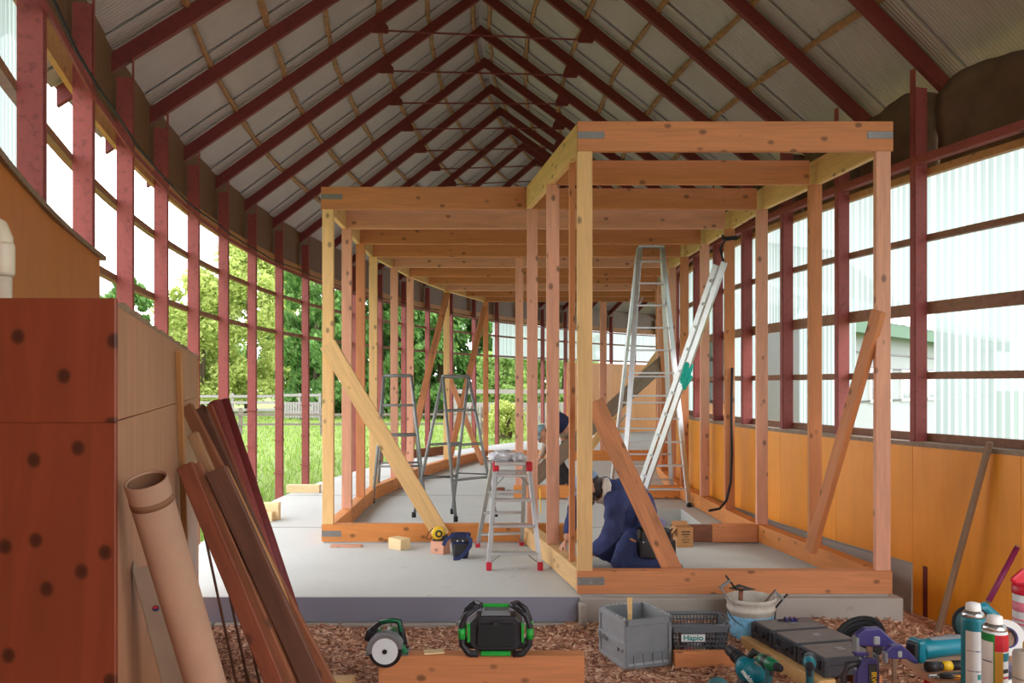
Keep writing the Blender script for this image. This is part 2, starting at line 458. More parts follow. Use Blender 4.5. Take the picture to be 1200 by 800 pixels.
def ribbon(bm, r0, r1, z0, z1, ka, kb, step=.5, uv=None):
    """a curved bar of rectangular section, ka..kb"""
    ks = []; k = ka
    while k < kb-1e-6: ks.append(k); k += step
    ks.append(kb); prev = None
    for k in ks:
        q = [bm.verts.new(pol(k, r, z)) for r, z in ((r0, z0), (r1, z0), (r1, z1), (r0, z1))]
        if prev:
            for i in range(4): bm.faces.new((prev[i], prev[(i+1) % 4], q[(i+1) % 4], q[i]))
        else: bm.faces.new(q[::-1])
        prev = q
    bm.faces.new(prev)
def rib_o(name, r0, r1, z0, z1, ka, kb, mat, parent, step=.5):
    bm = B(); ribbon(bm, r0, r1, z0, z1, ka, kb, step); return obj(name, bm, mat, parent)
RO2, RI2 = RO+.1, RI-.1
for z in GO: rib_o('girt', RO2, RO2+.045, z-.022, z+.022, K0, K1-1, 'girt', wallL)
rib_o('eave_board', RO2, RO2+.03, 3.15, 3.29, K0, K1-1, 'girtlight', wallL)
for k in range(K0, K1-1):                       # angle iron rail along the eave, bay by bay; plywood boards above
    bm = B(); ribbon(bm, RO-.012, RO+.0, Z_EAVE, Z_EAVE+.036, k, k+1, 1)
    obj('eave_rail', bm, 'red', wallL)
    bm = B(); ribbon(bm, RO2+.03, RO2+.042, 3.20, zraf(RO2+.03)+.17, k, k+.995, .995); obj('eave_plywood', bm, 'soffit', wallL)
    bm = B(); ribbon(bm, RI, RI+.012, 3.10, 3.155, k, k+1, 1); ribbon(bm, RI-.05, RI, 3.10, 3.108, k+.05, k+1, .95)
    obj('eave_rail', bm, 'red', wallR)
rib_o('girt', RI2-.045, RI2, 3.035, 3.085, K0, K1-1, 'girtlight', wallR)
for z, h in ((2.605, .045), (2.118, .085), (1.65, .05)): rib_o('girt', RI2-.045, RI2, z-h/2, z+h/2, K0, K1-1, 'girt', wallR)
rib_o('sill_board', RI2-.05, RI+.028, Z_SILL-.03, Z_SILL, K0, K1-1, 'greywood', wallR)
rib_o('sill_block', RI2-.05, RI2, Z_SILL, Z_SILL+.055, K0, K1-1, 'girt', wallR)
# thin cable clipped to the left eave rail
bm = B()
add_tube(bm, [pol(k/2, RO-.025, Z_EAVE+.07+(.018*math.sin(k*2.1) if k % 2 else 0)) for k in range(-8, 40)], .008, 6)
obj('eave_cable', bm, 'blacksoft', wallL, smooth=True)

def panel_bay(k, r, za, zb, parent, ka=0.0, kb=1.0):
    bm = B(); uvl = bm.loops.layers.uv.new('UVMap'); N = 24; w = r*DT*(kb-ka); rows = []
    p = pol(k+ka, r); q = pol(k+kb, r); nrm = (pol(k, r)-pol(k, r+1)).normalized()
    for i in range(N*2+1):
        u = i/(N*2); x = p.lerp(q, u)+nrm*(.005*math.sin(i*PI/2+.6))
        rows.append((bm.verts.new((x.x, x.y, za)), bm.verts.new((x.x, x.y, zb)), u*w))
    for a, b in zip(rows, rows[1:]):
        f = bm.faces.new((a[0], b[0], b[1], a[1]))
        for lp, (uu, vv) in zip(f.loops, ((a[2], za), (b[2], za), (b[2], zb), (a[2], zb))): lp[uvl].uv = (uu+k*.71, vv)
    return obj('wall_sheet', bm, 'panel', parent, smooth=True)
for k in range(K0, 0):
    panel_bay(k, RO2+.06, 2.0, 3.35, wallL, 0, 1 if k < -1 else .62)
for k in range(15, K1-1): panel_bay(k, RO2+.06, 2.25, 3.15, wallL)
CLEAR = {0, 2, 4}
for k in range(K0, K1-1):
    panel_bay(k, RI2-.055, 2.118 if k in CLEAR else Z_SILL, 3.07, wallR)
# orange plywood linings
for k in range(K0, K1-1):
    if k < 0:
        bm = B(); ribbon(bm, RO-.02, RO-.006, 0, 2.262, k, k+(1.0 if k < -1 else 1.06), 1); obj('plywood_lining', bm, 'orangebrown', wallL)
    if k >= 18:
        bm = B(); ribbon(bm, RO-.02, RO-.006, 0, 2.20, k, k+.995, .995); obj('plywood_lining', bm, 'orange', wallL)
    zb = -.15 if k < 0 else .36
    bm = B(); ribbon(bm, RI+.006, RI+.022, zb, Z_SILL-.03, k, k+.995, .995); obj('plywood_lining', bm, 'orange', wallR)
    if k >= 0:
        bm = B(); ribbon(bm, RI+.0, RI+.004, -.1, .40, k, k+1, 1); ribbon(bm, RI+.0, RI+.03, -.1, .345, k, k+1, 1); obj('base_board', bm, 'foot', wallR)
rib_o('lining_cap', RO-.04, RO+.02, 2.262, 2.285, K0, .12, 'greywood', wallL, .25)
rib_o('base_post', RI-.08, RI+.02, -.1, .36, -.16, -.04, 'reddark', wallR)
# sackcloth stuffed between the right wall rail and the roof
for k in range(-6, 12):
    bm = B(); rows = []; ph = random.uniform(0, 6)
    for i in range(13):
        u = i/12; row = []
        for j in range(9):
            v = j/8; bul = math.sin(PI*(.12+.76*u))**.8*math.sin(PI*(.1+.85*v))**.8
            rr = RI-.20+.05*bul+.014*math.sin(9*u+ph+4*v)+.008*math.sin(23*u*v+ph)
            row.append(bm.verts.new(pol(k+.03+u*.96, rr, 3.11+v*(.50+.10*math.sin(PI*u)+.02*math.sin(7*u+ph)))))
        rows.append(row)
    for a, b in zip(rows, rows[1:]):
        for j in range(8): bm.faces.new((a[j], a[j+1], b[j+1], b[j]))
    r = bmesh.ops.extrude_face_region(bm, geom=list(bm.faces))
    for v in r['geom']:
        if isinstance(v, bmesh.types.BMVert):
            d = Vector((CX-v.co.x, CY-v.co.y, 0)).normalized(); v.co += d*.06
    obj('sackcloth', bm, 'burlap', wallR, smooth=True)

# rafters, ties, purlins, roof sheets
def rafter(k, sgn):
    r_e = RO+.46 if sgn > 0 else RI-.62; bm = B(); h = .125; ap = RM
    def sl(zo0, zo1, a, b):
        quad_prism(bm, k, [(r_e, zraf(r_e)+zo0), (ap, Z_APEX+zo0), (ap, Z_APEX+zo1), (r_e, zraf(r_e)+zo1)], a, b)
    sl(0, h, 0, .006); sl(0, .008, .006, .05); sl(h-.008, h, .006, .05)
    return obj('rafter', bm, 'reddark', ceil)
for k in range(K0, K1):
    rafter(k, 1); rafter(-1.13 if k == -1 else k, -1)
    tz = Z_RAF+.63*(Z_APEX-Z_RAF)-.06; ra = RO-.63*(RO-RM); rb = RI+.63*(RM-RI)
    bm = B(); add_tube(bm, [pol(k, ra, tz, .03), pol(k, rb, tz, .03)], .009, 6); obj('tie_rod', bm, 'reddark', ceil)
    for r, s in ((ra, 1), (rb, -1)):
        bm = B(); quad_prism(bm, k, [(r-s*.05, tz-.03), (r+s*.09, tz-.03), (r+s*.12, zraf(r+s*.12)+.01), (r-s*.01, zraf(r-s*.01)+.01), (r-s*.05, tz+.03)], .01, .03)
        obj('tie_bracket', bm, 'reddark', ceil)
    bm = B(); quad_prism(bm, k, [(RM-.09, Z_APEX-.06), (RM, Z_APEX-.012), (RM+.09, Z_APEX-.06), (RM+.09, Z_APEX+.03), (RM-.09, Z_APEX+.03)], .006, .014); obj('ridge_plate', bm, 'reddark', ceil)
for f in (.12, .29, .45, .615, .79, .965):
    for sgn in (1, -1):
        r = (RO-(RO-RM)*f) if sgn > 0 else (RI+(RM-RI)*f)
        z = zraf(r)+.125+.024
        for k in range(K0, K1-1):
            bm = B(); rr = [random.uniform(.02, .032) for _ in range(6)]; j = random.uniform(-.015, .015)
            add_tube(bm, [pol(k+.004+i*.1984, r+j+random.uniform(-.006, .006), z) for i in range(6)], rr, 6); obj('purlin', bm, 'bark', ceil)
for k in range(K0, K1-1):
    for sgn in (1, -1):
        bm = B(); uvl = bm.loops.layers.uv.new('UVMap')
        r_e = RO+.50 if sgn > 0 else RI-.68
        L = math.hypot(r_e-RM, (r_e-RM)*SLO)
        def strip(ka, kb, dz):
            top = []
            for zz in (0, .008):
                vs = [bm.verts.new(pol(kk, r, zraf(r)+.125+.052+dz+zz)) for kk, r in ((ka, r_e), (kb, r_e), (kb, RM+sgn*.02), (ka, RM+sgn*.02))]
                fc = bm.faces.new(vs)
                for lp, u in zip(fc.loops, ((ka*1.05, 0), (kb*1.05, 0), (kb*1.05, L), (ka*1.05, L))): lp[uvl].uv = u
                top.append(vs)
            for i in range(4):
                fc = bm.faces.new((top[0][i], top[0][(i+1) % 4], top[1][(i+1) % 4], top[1][i]))
                for lp in fc.loops: lp[uvl].uv = (0, 0)
        strip(k-.02, k+.94, 0); strip(k+.845, k+1.03, -.024)
        obj('roof_sheet', bm, 'roof', ceil)
bm = B(); ribbon(bm, RM-.14, RM+.14, Z_APEX+.17, Z_APEX+.19, K0, K1-1, 1); obj('ridge_cap', bm, 'roof', ceil)

# ------------------------------------------------------------------ ground, slab
q = 1.37/1.40
SCX, SCY, SR = 18.2533*q, 9.9946*q, 21.1326*q
def arcx(y): return SCX-math.sqrt(SR*SR-(y-SCY)**2)
YF = 5.557
def inx(y): return CX-math.sqrt((RI+.02)**2-(y-CY)**2)
ys = [YF+i*(19.0-YF)/40 for i in range(41)]
left = [(arcx(y), y) for y in ys]
slab = thing('floor', (0, YF, 0), kind='structure')
bm = B()
RX0, RX1, RY0, RY1 = 1.20, 1.86, 7.55, 9.5
add_prism(bm, [(RX0, YF)]+[(RX0, 19.0)]+left[::-1], -.1, SL)
add_prism(bm, [(RX0, YF), (RX1, YF), (RX1, RY0), (RX0, RY0)], -.1, SL)
add_prism(bm, [(RX0, RY1), (RX1, RY1), (RX1, 19.0), (RX0, 19.0)], -.1, SL)
add_prism(bm, [(RX0, RY0), (RX1, RY0), (RX1, RY1), (RX0, RY1)], -.1, .02)
add_prism(bm, [(9, 19)]+[(9, 26)]+[(arcx(19+i*.5), 19+i*.5) for i in range(15)][::-1], -.1, SL)
add_prism(bm, [(RX1, 15), (9, 15), (9, 19), (RX1, 19)], -.1, SL)
rr = [(min(inx(y), 2.50-.36*(y-YF)/2.0) if y < 7.2 else inx(y)-max(0, (8.2-y)*.12), y) for y in [YF+i*(15.0-YF)/24 for i in range(25)]]
add_prism(bm, [(RX1, YF)]+rr+[(RX1, 15.0)], -.1, SL)
obj('slab', bm, 'slab', slab)
bm = B(); add_box(bm, (2.75, .012, .155), (-.93, YF-.006, SL-.0785)); obj('slab_edge', bm, 'edge', slab)
bm = B()
x = -2.3
while x < .40:
    w = random.uniform(.32, .5); w = min(w, .425-x)
    if w > .05: add_box(bm, (w-.008, .05, .12), (x+w/2, YF-.02-random.uniform(0, .01), .0), bev=.008)
    x += w
obj('footing', bm, 'foot', slab)
bm = B(); add_box(bm, (2.06, .06, .30), (.435+1.03, YF-.035, .075), bev=.006)
add_box(bm, (.05, .12, .28), (.45, YF-.05, .06), bev=.012); obj('footing', bm, 'foot', slab)
for y in (8.25, 10.62, 12.7):
    bm = B(); add_box(bm, (RX0-arcx(y)-.05, .012, .002), ((RX0+arcx(y))/2, y, SL+.001)); obj('joint', bm, 'joint', slab)

# wood chip bed inside, meadow outside
bm = B(); rows = []
for i in range(71):
    y = -2.0+i*10.5/70; row = []
    for j in range(61):
        x = -3.6+j*7.6/60
        z = .012*math.sin(x*9+y*4)*math.sin(y*7-x*3)+.01
        if y > 4.9: z += .085*min(1, (y-4.9)/.6)*(.35+.65*min(1, max(0, (x-.2)/.4)))
        if x > 2.4: z -= .08*min(1, (x-2.4)/.4)
        row.append(bm.verts.new((x, y, z)))
    rows.append(row)
for a, b in zip(rows, rows[1:]):
    for j in range(60): bm.faces.new((a[j], a[j+1], b[j+1], b[j]))
fl = obj('floor_chips', bm, 'chipbase', None, smooth=True); props(fl, kind='structure')
def chipz(x, y):
    z = .012*math.sin(x*9+y*4)*math.sin(y*7-x*3)+.01
    if y > 4.9: z += .085*min(1, (y-4.9)/.6)*(.35+.65*min(1, max(0, (x-.2)/.4)))
    if x > 2.4: z -= .08*min(1, (x-2.4)/.4)
    return z
bm = B()
for i in range(15000):
    y = random.uniform(3.6, 5.5) if i < 13000 else random.uniform(2.4, 3.6)
    x = random.uniform(-1.9, 2.75)
    L, w = random.uniform(.012, .045), random.uniform(.006, .016)
    m = Matrix.Translation((x, y, chipz(x, y)+.008)) @ Euler((random.gauss(0, .5), random.gauss(0, .5), random.uniform(0, PI))).to_matrix().to_4x4()
    vs = [bm.verts.new(m @ Vector(p)) for p in ((-L/2, -w/2, 0), (L/2, -w/2*random.uniform(.3, 1), 0), (L/2*random.uniform(.7, 1), w/2, .002), (-L/2, w/2, .003))]
    bm.faces.new(vs)
props(obj('wood_chips', bm, 'chip'), 'loose brown wood chips scattered over the barn floor before the slab', 'wood chips', kind='stuff')

bm = B()
for ang0, ang1 in ((0, 1),):
    vs = [bm.verts.new(p) for p in ((-150, -60, -.14), (150, -60, -.14), (150, 220, -.14), (-150, 220, -.14))]; bm.faces.new(vs)
props(obj('ground', bm, 'meadow'), kind='structure')
bm = B()
def outside(x, y): return math.hypot(x-CX, y-CY) > RO+.25
n = 0
while n < 60000:
    u = random.random(); y = 5.5+40*u*u; hw = y*.62
    x = random.uniform(-hw, y*.12)
    if not outside(x, y) or x > 4: n += 1; continue
    s = (1+y/22); h = random.uniform(.08, .17)*(1 if random.random() < .93 else 1.5); w = .0055*s*random.uniform(.7, 1.4); a = random.uniform(0, PI)
    dx, dy = math.cos(a)*w, math.sin(a)*w; lx, ly = random.gauss(0, .06), random.gauss(0, .06)
    v = [bm.verts.new((x-dx, y-dy, -.14)), bm.verts.new((x+dx, y+dy, -.14)), bm.verts.new((x+lx, y+ly, -.14+h))]
    bm.faces.new(v); n += 1
props(obj('meadow_grass', bm, 'grass'), 'bright green meadow grass growing outside the open left wall', 'grass', kind='stuff')

# fences
def fence(name, pts, zs, mat, label, ph=1.05, sp=2.0, rail=.12, pickets=False):
    t = thing(name, (pts[0][0], pts[0][1], -.14), label, 'fence')
    P = [Vector((x, y, -.14)) for x, y in pts]
    for si, (a, b) in enumerate(zip(P, P[1:])):
        n = max(1, round((b-a).length/sp))
        for z in zs: beam('rail', a+Vector((0, 0, z)), b+Vector((0, 0, z)), .035, rail, mat, t)
        for i in range(1 if si else 0, n+1):
            p = a.lerp(b, i/n)+Vector((0, .075, 0)); beam('fence_post', p, p+Vector((0, 0, ph)), .11, .11, mat, t)
        if pickets:
            bm = B(); m = int((b-a).length/.13)
            for i in range(m):
                p = a.lerp(b, (i+.5)/m); add_box(bm, (.1, .02, .75), p+Vector((0, -.03, .5)))
            obj('boarding', bm, mat, t)
    return t
fence('board_fence', [(-15.5, 41.0), (-11.3, 41.5)], (.5, .85, 1.15), 'fence', 'weathered white three rail fence before the yellow green trees', 1.3)
fence('boarded_gate', [(-11.2, 41.4), (-9.2, 41.2)], (.4, .8, 1.2), 'fence', 'weathered white boarded gate at the end of the far fence', 1.3, 1.0, .12, True)
fence('paddock_fence', [(-17, 28), (-9, 28.5), (-1, 29)], (.40, .72), 'fencegrey', 'low grey two rail paddock fence crossing the meadow', .95, 2.6, .07)
fence('plank_fence', [(-2.2, 33.0), (2.6, 32.5)], (.45, .95, 1.45), 'fence', 'tall pale plank fence beyond the far end of the open wall', 1.7, 1.2, .16, True)

# trees
def tree(name, x, y, h, rad, leaf, label, n, shape, size, group=None):
    t = thing(name, (x, y, -.14), label, 'tree', group=group)
    bm = B(); add_tube(bm, [(x, y, -.2), (x+.1, y, h*.4), (x, y, h*.85)], [.22, .14, .04], 8); obj('trunk', bm, 'trunk', t, smooth=True)
    bm = B(); blobs = []
    for i in range(90):
        u = random.random(); a = random.uniform(0, 2*PI)
        if shape == 'cone': zz = .05+.95*u; rr = rad*(1-zz)**.7*random.uniform(.55, 1.0)
        elif shape == 'hedge': zz = .02+.95*u; rr = rad*(1-zz**4)**.5*random.uniform(.6, 1)
        else: zz = .12+.86*u; rr = rad*math.sin(PI*min(1, zz*.9+.1))**.6*random.uniform(.3, 1)
        blobs.append((Vector((x+rr*math.cos(a), y+rr*math.sin(a)*.8, zz*h)), random.uniform(.5, 1.1)*rad*.27))
    for i in range(int(n*2.2)):
        c, br = random.choice(blobs); d = Vector((random.gauss(0, 1), random.gauss(0, 1), random.gauss(0, 1))).normalized()*br*random.uniform(.55, 1)
        p = c+d; s = size*.62*random.uniform(.6, 1.3)
        e = Euler((random.uniform(0, PI), random.uniform(0, PI), random.uniform(0, PI))).to_matrix()
        if shape != 'round': e = Matrix.Rotation(random.uniform(0, PI), 3, 'Z') @ Matrix.Rotation(random.uniform(.6, 1.4), 3, 'X')
        vs = [bm.verts.new(p+e @ Vector(v)) for v in ((-s*.4, 0, 0), (0, -s*.6, .06*s), (s*.4, 0, 0), (0, s*.8, -.05*s))]
        bm.faces.new(vs)
    obj('crown', bm, leaf, t)
    return t
def tx(px, d): return (px-600)/F*d
tree('conical_tree', tx(146, 46), 46, 7.4, 1.55, 'leafdark', 'small dense green tree showing low between the nearest posts', 5000, 'hedge', .3)
tree('leafy_tree', tx(236, 50), 50, 8.0, 3.0, 'leafyellow', 'pale yellow green tree at the left end of the tree line', 8000, 'round', .3)
tree('leafy_tree', tx(290, 52), 52, 10.3, 3.4, 'leafyellow', 'tallest yellow green tree, thin at its top, behind the white fence', 10000, 'round', .3)
tree('leafy_tree', tx(250, 58), 58, 6.0, 3.4, 'leafmid', 'lower mid green tree tucked behind the yellow green pair', 7000, 'round', .34)
tree('leafy_tree', tx(338, 56), 56, 9.6, 2.8, 'leafmid', 'mid green tree between the yellow green trees and dark conifers', 8000, 'round', .32)
lab = ['dark green conifer at the left end of the dense row', 'dark green conifer beside the large pale stud corner post', 'tallest dark conifer behind the left grey trestle', 'broad dark conifer behind the right grey trestle', 'dark conifer at the right end of the dense row']
for i, (px, d, h, r) in enumerate(((370, 46, 9.7, 2.1), (418, 44, 9.0, 2.3), (465, 44, 9.6, 2.4), (515, 43, 9.3, 2.5), (556, 43, 8.2, 1.8))):
    tree('conifer', tx(px, d), d, h, r, 'leafdark', lab[i], 9000, 'hedge', .34, 'conifers along the meadow edge')
tree('conifer', tx(492, 49), 49, 9.0, 2.6, 'leafdark', 'dark conifer filling the gap behind the two grey trestles', 9000, 'hedge', .34, 'conifers along the meadow edge')
tree('shrub', tx(588, 40), 40, 3.2, 1.5, 'leafmid', 'low mid green shrub behind the plank fence', 3500, 'round', .22)
tree('shrub', tx(610, 60), 60, 5.6, 3.0, 'leafyellow', 'hazy yellow green tree far beyond the plank fence', 5000, 'round', .3)
tree('shrub', tx(660, 46), 46, 5.0, 2.4, 'leafmid', 'mid green shrub seen beside the orange end wall', 4500, 'round', .3)
tree('bush', tx(592, 27), 27, 1.0, .75, 'leafyellow', 'small rounded bush in the grass near the plank fence', 1800, 'round', .12)

# neighbouring building seen through the clear panes of the right wall
p0, p1 = Vector((4.75, 13.12, 0)), Vector((12.4, 22.1, 0))
u = (p1-p0).normalized(); nn = Vector((u.y, -u.x, 0))
hs = thing('neighbour_building', (p0+p1)/2, 'long white building with green eaves seen through the clear panes', 'building')
def hb(name, a, b, z0, z1, off0, off1, mat):
    bm = B(); A = p0+u*a; Bq = p0+u*b
    add_prism(bm, [tuple((A+nn*off0).xy), tuple((Bq+nn*off0).xy), tuple((Bq+nn*off1).xy), tuple((A+nn*off1).xy)], z0, z1)
    return obj(name, bm, mat, hs)
LH = (p1-p0).length
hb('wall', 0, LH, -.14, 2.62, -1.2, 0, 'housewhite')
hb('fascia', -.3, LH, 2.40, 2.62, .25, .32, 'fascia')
bm = B(); A, Bq = p0-u*.3, p1
vs = [bm.verts.new(v) for v in (A+nn*.34+Vector((0, 0, 2.62)), Bq+nn*.34+Vector((0, 0, 2.62)), Bq-nn*1.3+Vector((0, 0, 3.3)), A-nn*1.3+Vector((0, 0, 3.3)))]; f = bm.faces.new(vs)
r = bmesh.ops.extrude_face_region(bm, geom=[f]); bmesh.ops.translate(bm, vec=(0, 0, .06), verts=[v for v in r['geom'] if isinstance(v, bmesh.types.BMVert)])
obj('roof', bm, 'houseroof', hs)
for z in (2.12, 1.86, 1.30): hb('wall_rail', 0, LH, z-.015, z+.015, 0, .02, 'darkmetal')
a = .3
while a < LH-1.4:
    w = hb('window', a, a+1.15, 1.27, 1.86, 0, .035, 'white')
    for s in (0, 1):
        bm = B(); A = p0+u*(a+.06+s*.54); Bq = p0+u*(a+.06+s*.54+.48)
        add_prism(bm, [tuple((A+nn*.03).xy), tuple((Bq+nn*.03).xy), tuple((Bq+nn*.045).xy), tuple((A+nn*.045).xy)], 1.33, 1.80); obj('pane', bm, 'glass', w)
    a += 1.75
# ------------------------------------------------------------------ timber house frame
Q = .97
def Yk(k): return (5.748+.955*k)*Q
ZT, ZB = 1.59+1.753*Q, 1.59+1.554*Q
ZS0, ZS1 = .232, 1.59-1.246*Q
tf = thing('timber_house_frame', (.8, Yk(3), ZS0), 'unfinished timber house frame of studs and joists standing on the concrete slab', 'timber frame')
XR = {0: 2.43, 1: 2.315, 2: 2.177, 3: 2.13, 4: 2.095, 5: 2.06, 6: 2.09, 7: 2.15, 8: 2.26, 9: 2.40, 10: 2.58, 11: 2.80}   # left face of right studs
XR = {k: v*Q for k, v in XR.items()}
XL = {2: -1.687, 3: -1.703, 4: -1.734, 5: -1.746, 6: -1.62, 7: -1.52, 8: -1.36, 9: -1.14, 10: -.86, 11: -.545}
XL = {k: v*Q for k, v in XL.items()}
SW, SD = .095, .05
XA0, XA2 = .438*Q*.995, (617-600)/F*7.66*Q                      # left wall of the projecting box, front and back
def XA(y): return XA0+(XA2-XA0)*(y-Yk(0))/(Yk(2)-Yk(0))
def stud(x, y, mat, w=SW, d=SD, z0=ZS1, z1=ZB):
    return beam('stud', (x+w/2, y+d/2, z0), (x+w/2, y+d/2, z1), d, w, mat, tf, up=(1, 0, 0))
# joists and front beams
TJ = .042
def joist(k, xa, xb, z0=ZB, z1=ZT-.012, name='joist', mat='fir', t=TJ):
    y = Yk(k)+t/2; z = (z0+z1)/2
    return beam(name, (xa, y, z), (xb, y, z), t, z1-z0, mat, tf)
joist(0, XA0, XR[0]+SW+.015, ZB, ZT, 'front_beam')
joist(1, XA(Yk(1))+.06, XR[1])
joist(2, XL[2]-.01, XA2+.0, ZB, ZT, 'front_beam')
joist(2, XA2+.05, XR[2])
for k in range(3, 12): joist(k, XL[k]+.04, XR[k], mat='fir' if k % 3 else 'pink')
# rim beams
def rim(xa, ya, xb, yb, mat='pale', z0=ZB, z1=ZT, t=.045):
    zc = (z0+z1)/2
    return beam('rim_beam', (xa, ya, zc), (xb, yb, zc), t, z1-z0, mat, tf)
rim(XA0+.022, Yk(0)+.046, XA2+.022, Yk(2)-.004)
for a, b in ((2, 3), (3, 4), (4, 5), (5, 6), (6, 7), (7, 9), (9, 11)):
    rim(XL[a]+.022, Yk(a)+.046, XL[b]+.022, Yk(b)+.04)
for k in range(0, 11): rim(XR[k]+SW-.022, Yk(k)+(.046 if k == 0 else 0), XR[k+1]+SW-.022, Yk(k+1), 'pale')
# studs
for k in (2, 3, 4, 5, 6, 7, 9, 11):
    stud(XL[k], Yk(k)+.002, 'pale' if k in (2, 5, 9) else ('pink' if k in (3, 6, 7) else 'fir'))
for k in range(0, 12):
    stud(XR[k], Yk(k)+.002, 'pink' if k % 2 == 0 else 'fir')
stud(XA0, Yk(0)+.002, 'pale', .098, .06)
stud(XA0-.03, Yk(0)+.30, 'fir', .038, .09)
stud((641-600)/F*6.42, Yk(1), 'pink', .096)
stud((617.5-600)/F*7.5, Yk(2)+.004, 'pink', .092)
stud((604-600)/F*10.2, Yk(5)+.1, 'pink', .095, z0=ZS1)
stud((703-600)/F*15.8, Yk(11)+.002, 'pink', .12, .05)
stud((565-600)/F*15.8+.9, Yk(11)+.002, 'fir', .1, .05) if False else None
# sills
def sill(pa, pb, w=.095, mat='sillw'):
    z = (ZS0+ZS1)/2
    return beam('sill', (*pa, z), (*pb, z), w, ZS1-ZS0, mat, tf)
sill((XA0, Yk(0)+.045), (XR[0]+SW+.01, Yk(0)+.045), .09, 'fir')
sill((XA0+.047, Yk(0)+.092), (XA2+.02, Yk(2)-.004), .095, 'pale')
sill((XL[2]-.005, Yk(2)+.045), (.62, Yk(2)+.045), .09)
for a, b in ((2, 3), (3, 4), (4, 5), (5, 6), (6, 7), (7, 8), (8, 9), (9, 10), (10, 11)):
    sill((XL[a]+.047, Yk(a)+(.092 if a == 2 else .025)), (XL[b]+.047, Yk(b)+.025), .095, 'sillw')
for k in range(0, 11):
    sill((XR[k]+.047, Yk(k)+(.092 if k == 0 else .025)), (XR[k+1]+.047, Yk(k+1)+.025), .095, 'sillw')
sill((1.72, Yk(2)+.02), (XR[2], Yk(2)+.02), .09, 'fir')
sill((1.37, Yk(2)-.0), (1.72, Yk(2)-.0), .05, 'oldboard')  # shaded stretch of the cross sill, shade put in by darker wood
sill((.02, Yk(5)+.1), (XR[5], Yk(5)+.1), .09, 'sillw')
sill((XL[11]+.1, Yk(11)+.03), (XR[11], Yk(11)+.03), .09, 'sillw')
for k in range(9, 11):
    beam('blocking', (1.0, Yk(k), ZS1+.02), (XR[k], Yk(k), ZS1+.02), .05, .09, 'sillw', tf)
# mortar beds under the sills
for (a, b, w) in (((XL[2]+.01, Yk(2)+.045), (.6, Yk(2)+.045), .085), ((XR[0]+.047, Yk(0)+.09), (XR[2]+.047, Yk(2)), .085), ((XA0+.03, Yk(0)+.045), (XR[0]+.08, Yk(0)+.045), .085)):
    beam('mortar_bed', (*a, (SL+ZS0)/2-.001), (*b, (SL+ZS0)/2-.001), w, ZS0-SL+.001, 'grout', slab)
# diagonal braces nailed to the frame
y = Yk(2)-.022
beam('brace', (tx(384, y), y, EYE+(450-403)/F*y), (tx(518, y), y, EYE-(628-450)/F*y), .145, .04, 'pale', tf, up=(0, 1, 0))
beam('brace', (2.365, 5.555, 2.06), (2.13, 6.15, .40), .05, .085, 'fir', tf, up=(0, 0, 1))
beam('brace', (XL[9]+.06, Yk(9)-.03, 3.05), (XL[7]-.02, Yk(7)+.06, .40), .1, .04, 'plankbrown', tf, up=(0, 1, 0))
beam('brace', (XL[11]+.03, Yk(11)-.04, 3.0), (XL[9]+.1, Yk(9)+.05, .40), .1, .04, 'plankbrown', tf, up=(0, 1, 0))
p, q_ = W(612, 573, 10.6), W(806, 398, 12.5)
beam('brace', p, q_, .19, .04, 'greywood', tf, up=(0, 1, 0))
beam('brace', W(690, 527, 12.7), W(785, 396, 13.5), .11, .04, 'pale', tf, up=(0, 1, 0))
# steel straps across the joints
def strap(x0, x1, y, z, h=.045):
    o = box_o('metal_strap', (abs(x1-x0), .003, h), ((x0+x1)/2, y, z), 'zinc', tf, bev=0)
    for i in range(3):
        for s in (-1, 1):
            bm = B(); add_lathe(bm, [(.004, 0), (.004, .003), (.002, .005)], 6, axis_m((x0+(x1-x0)*(.1+.4*i), y-.001, z+s*.010), (0, -1, 0))); obj('screw', bm, 'chrome', o)
    return o
yf = Yk(0)-.002
strap(XA0, XA0+.175, yf, ZT-.09); strap(XR[0]-.06, XR[0]+SW+.012, yf, ZT-.09)
strap(XA0, XA0+.175, yf, (ZS0+ZS1)/2+.01, .05)
strap(XL[2]-.008, XL[2]+.175, Yk(2)-.002, ZT-.085); strap(XL[2]-.003, XL[2]+.165, Yk(2)-.002, (ZS0+ZS1)/2-.005, .05)

# ------------------------------------------------------------------ camera, world, lights
cam = bpy.data.cameras.new('Camera'); co = bpy.data.objects.new('Camera', cam); C.objects.link(co)
cam.sensor_width = 36; cam.lens = F/1200*36; cam.shift_y = 50/1200; cam.clip_end = 500; cam.clip_start = .05
co.location = (0, 0, EYE); co.rotation_euler = (PI/2, 0, 0)
scene.camera = co
w = bpy.data.worlds.new('World'); scene.world = w; w.use_nodes = True; nt = w.node_tree
bg = nt.nodes['Background']; bg.inputs[0].default_value = (.985, .975, 1.03, 1); bg.inputs[1].default_value = WS
sun = bpy.data.lights.new('Sun', 'SUN'); sun.energy = SUN; sun.angle = math.radians(8); sun.color = (1, .96, .9)
so = bpy.data.objects.new('Sun', sun); C.objects.link(so); so.rotation_euler = (math.radians(38), 0, math.radians(68))
scene.view_settings.view_transform = 'Standard'; scene.view_settings.look = 'None'
scene.view_settings.exposure = EXPO; scene.view_settings.gamma = 1.0; scene.view_settings.use_curve_mapping = False
# ------------------------------------------------------------------ ladders and trestles
def rail_o(name, p0, p1, w, h, mat, par, up=(0, 0, 1)): return beam(name, p0, p1, w, h, mat, par, up, bev=.002)
def lerp(a, b, t): return Vector(a)+(Vector(b)-Vector(a))*t

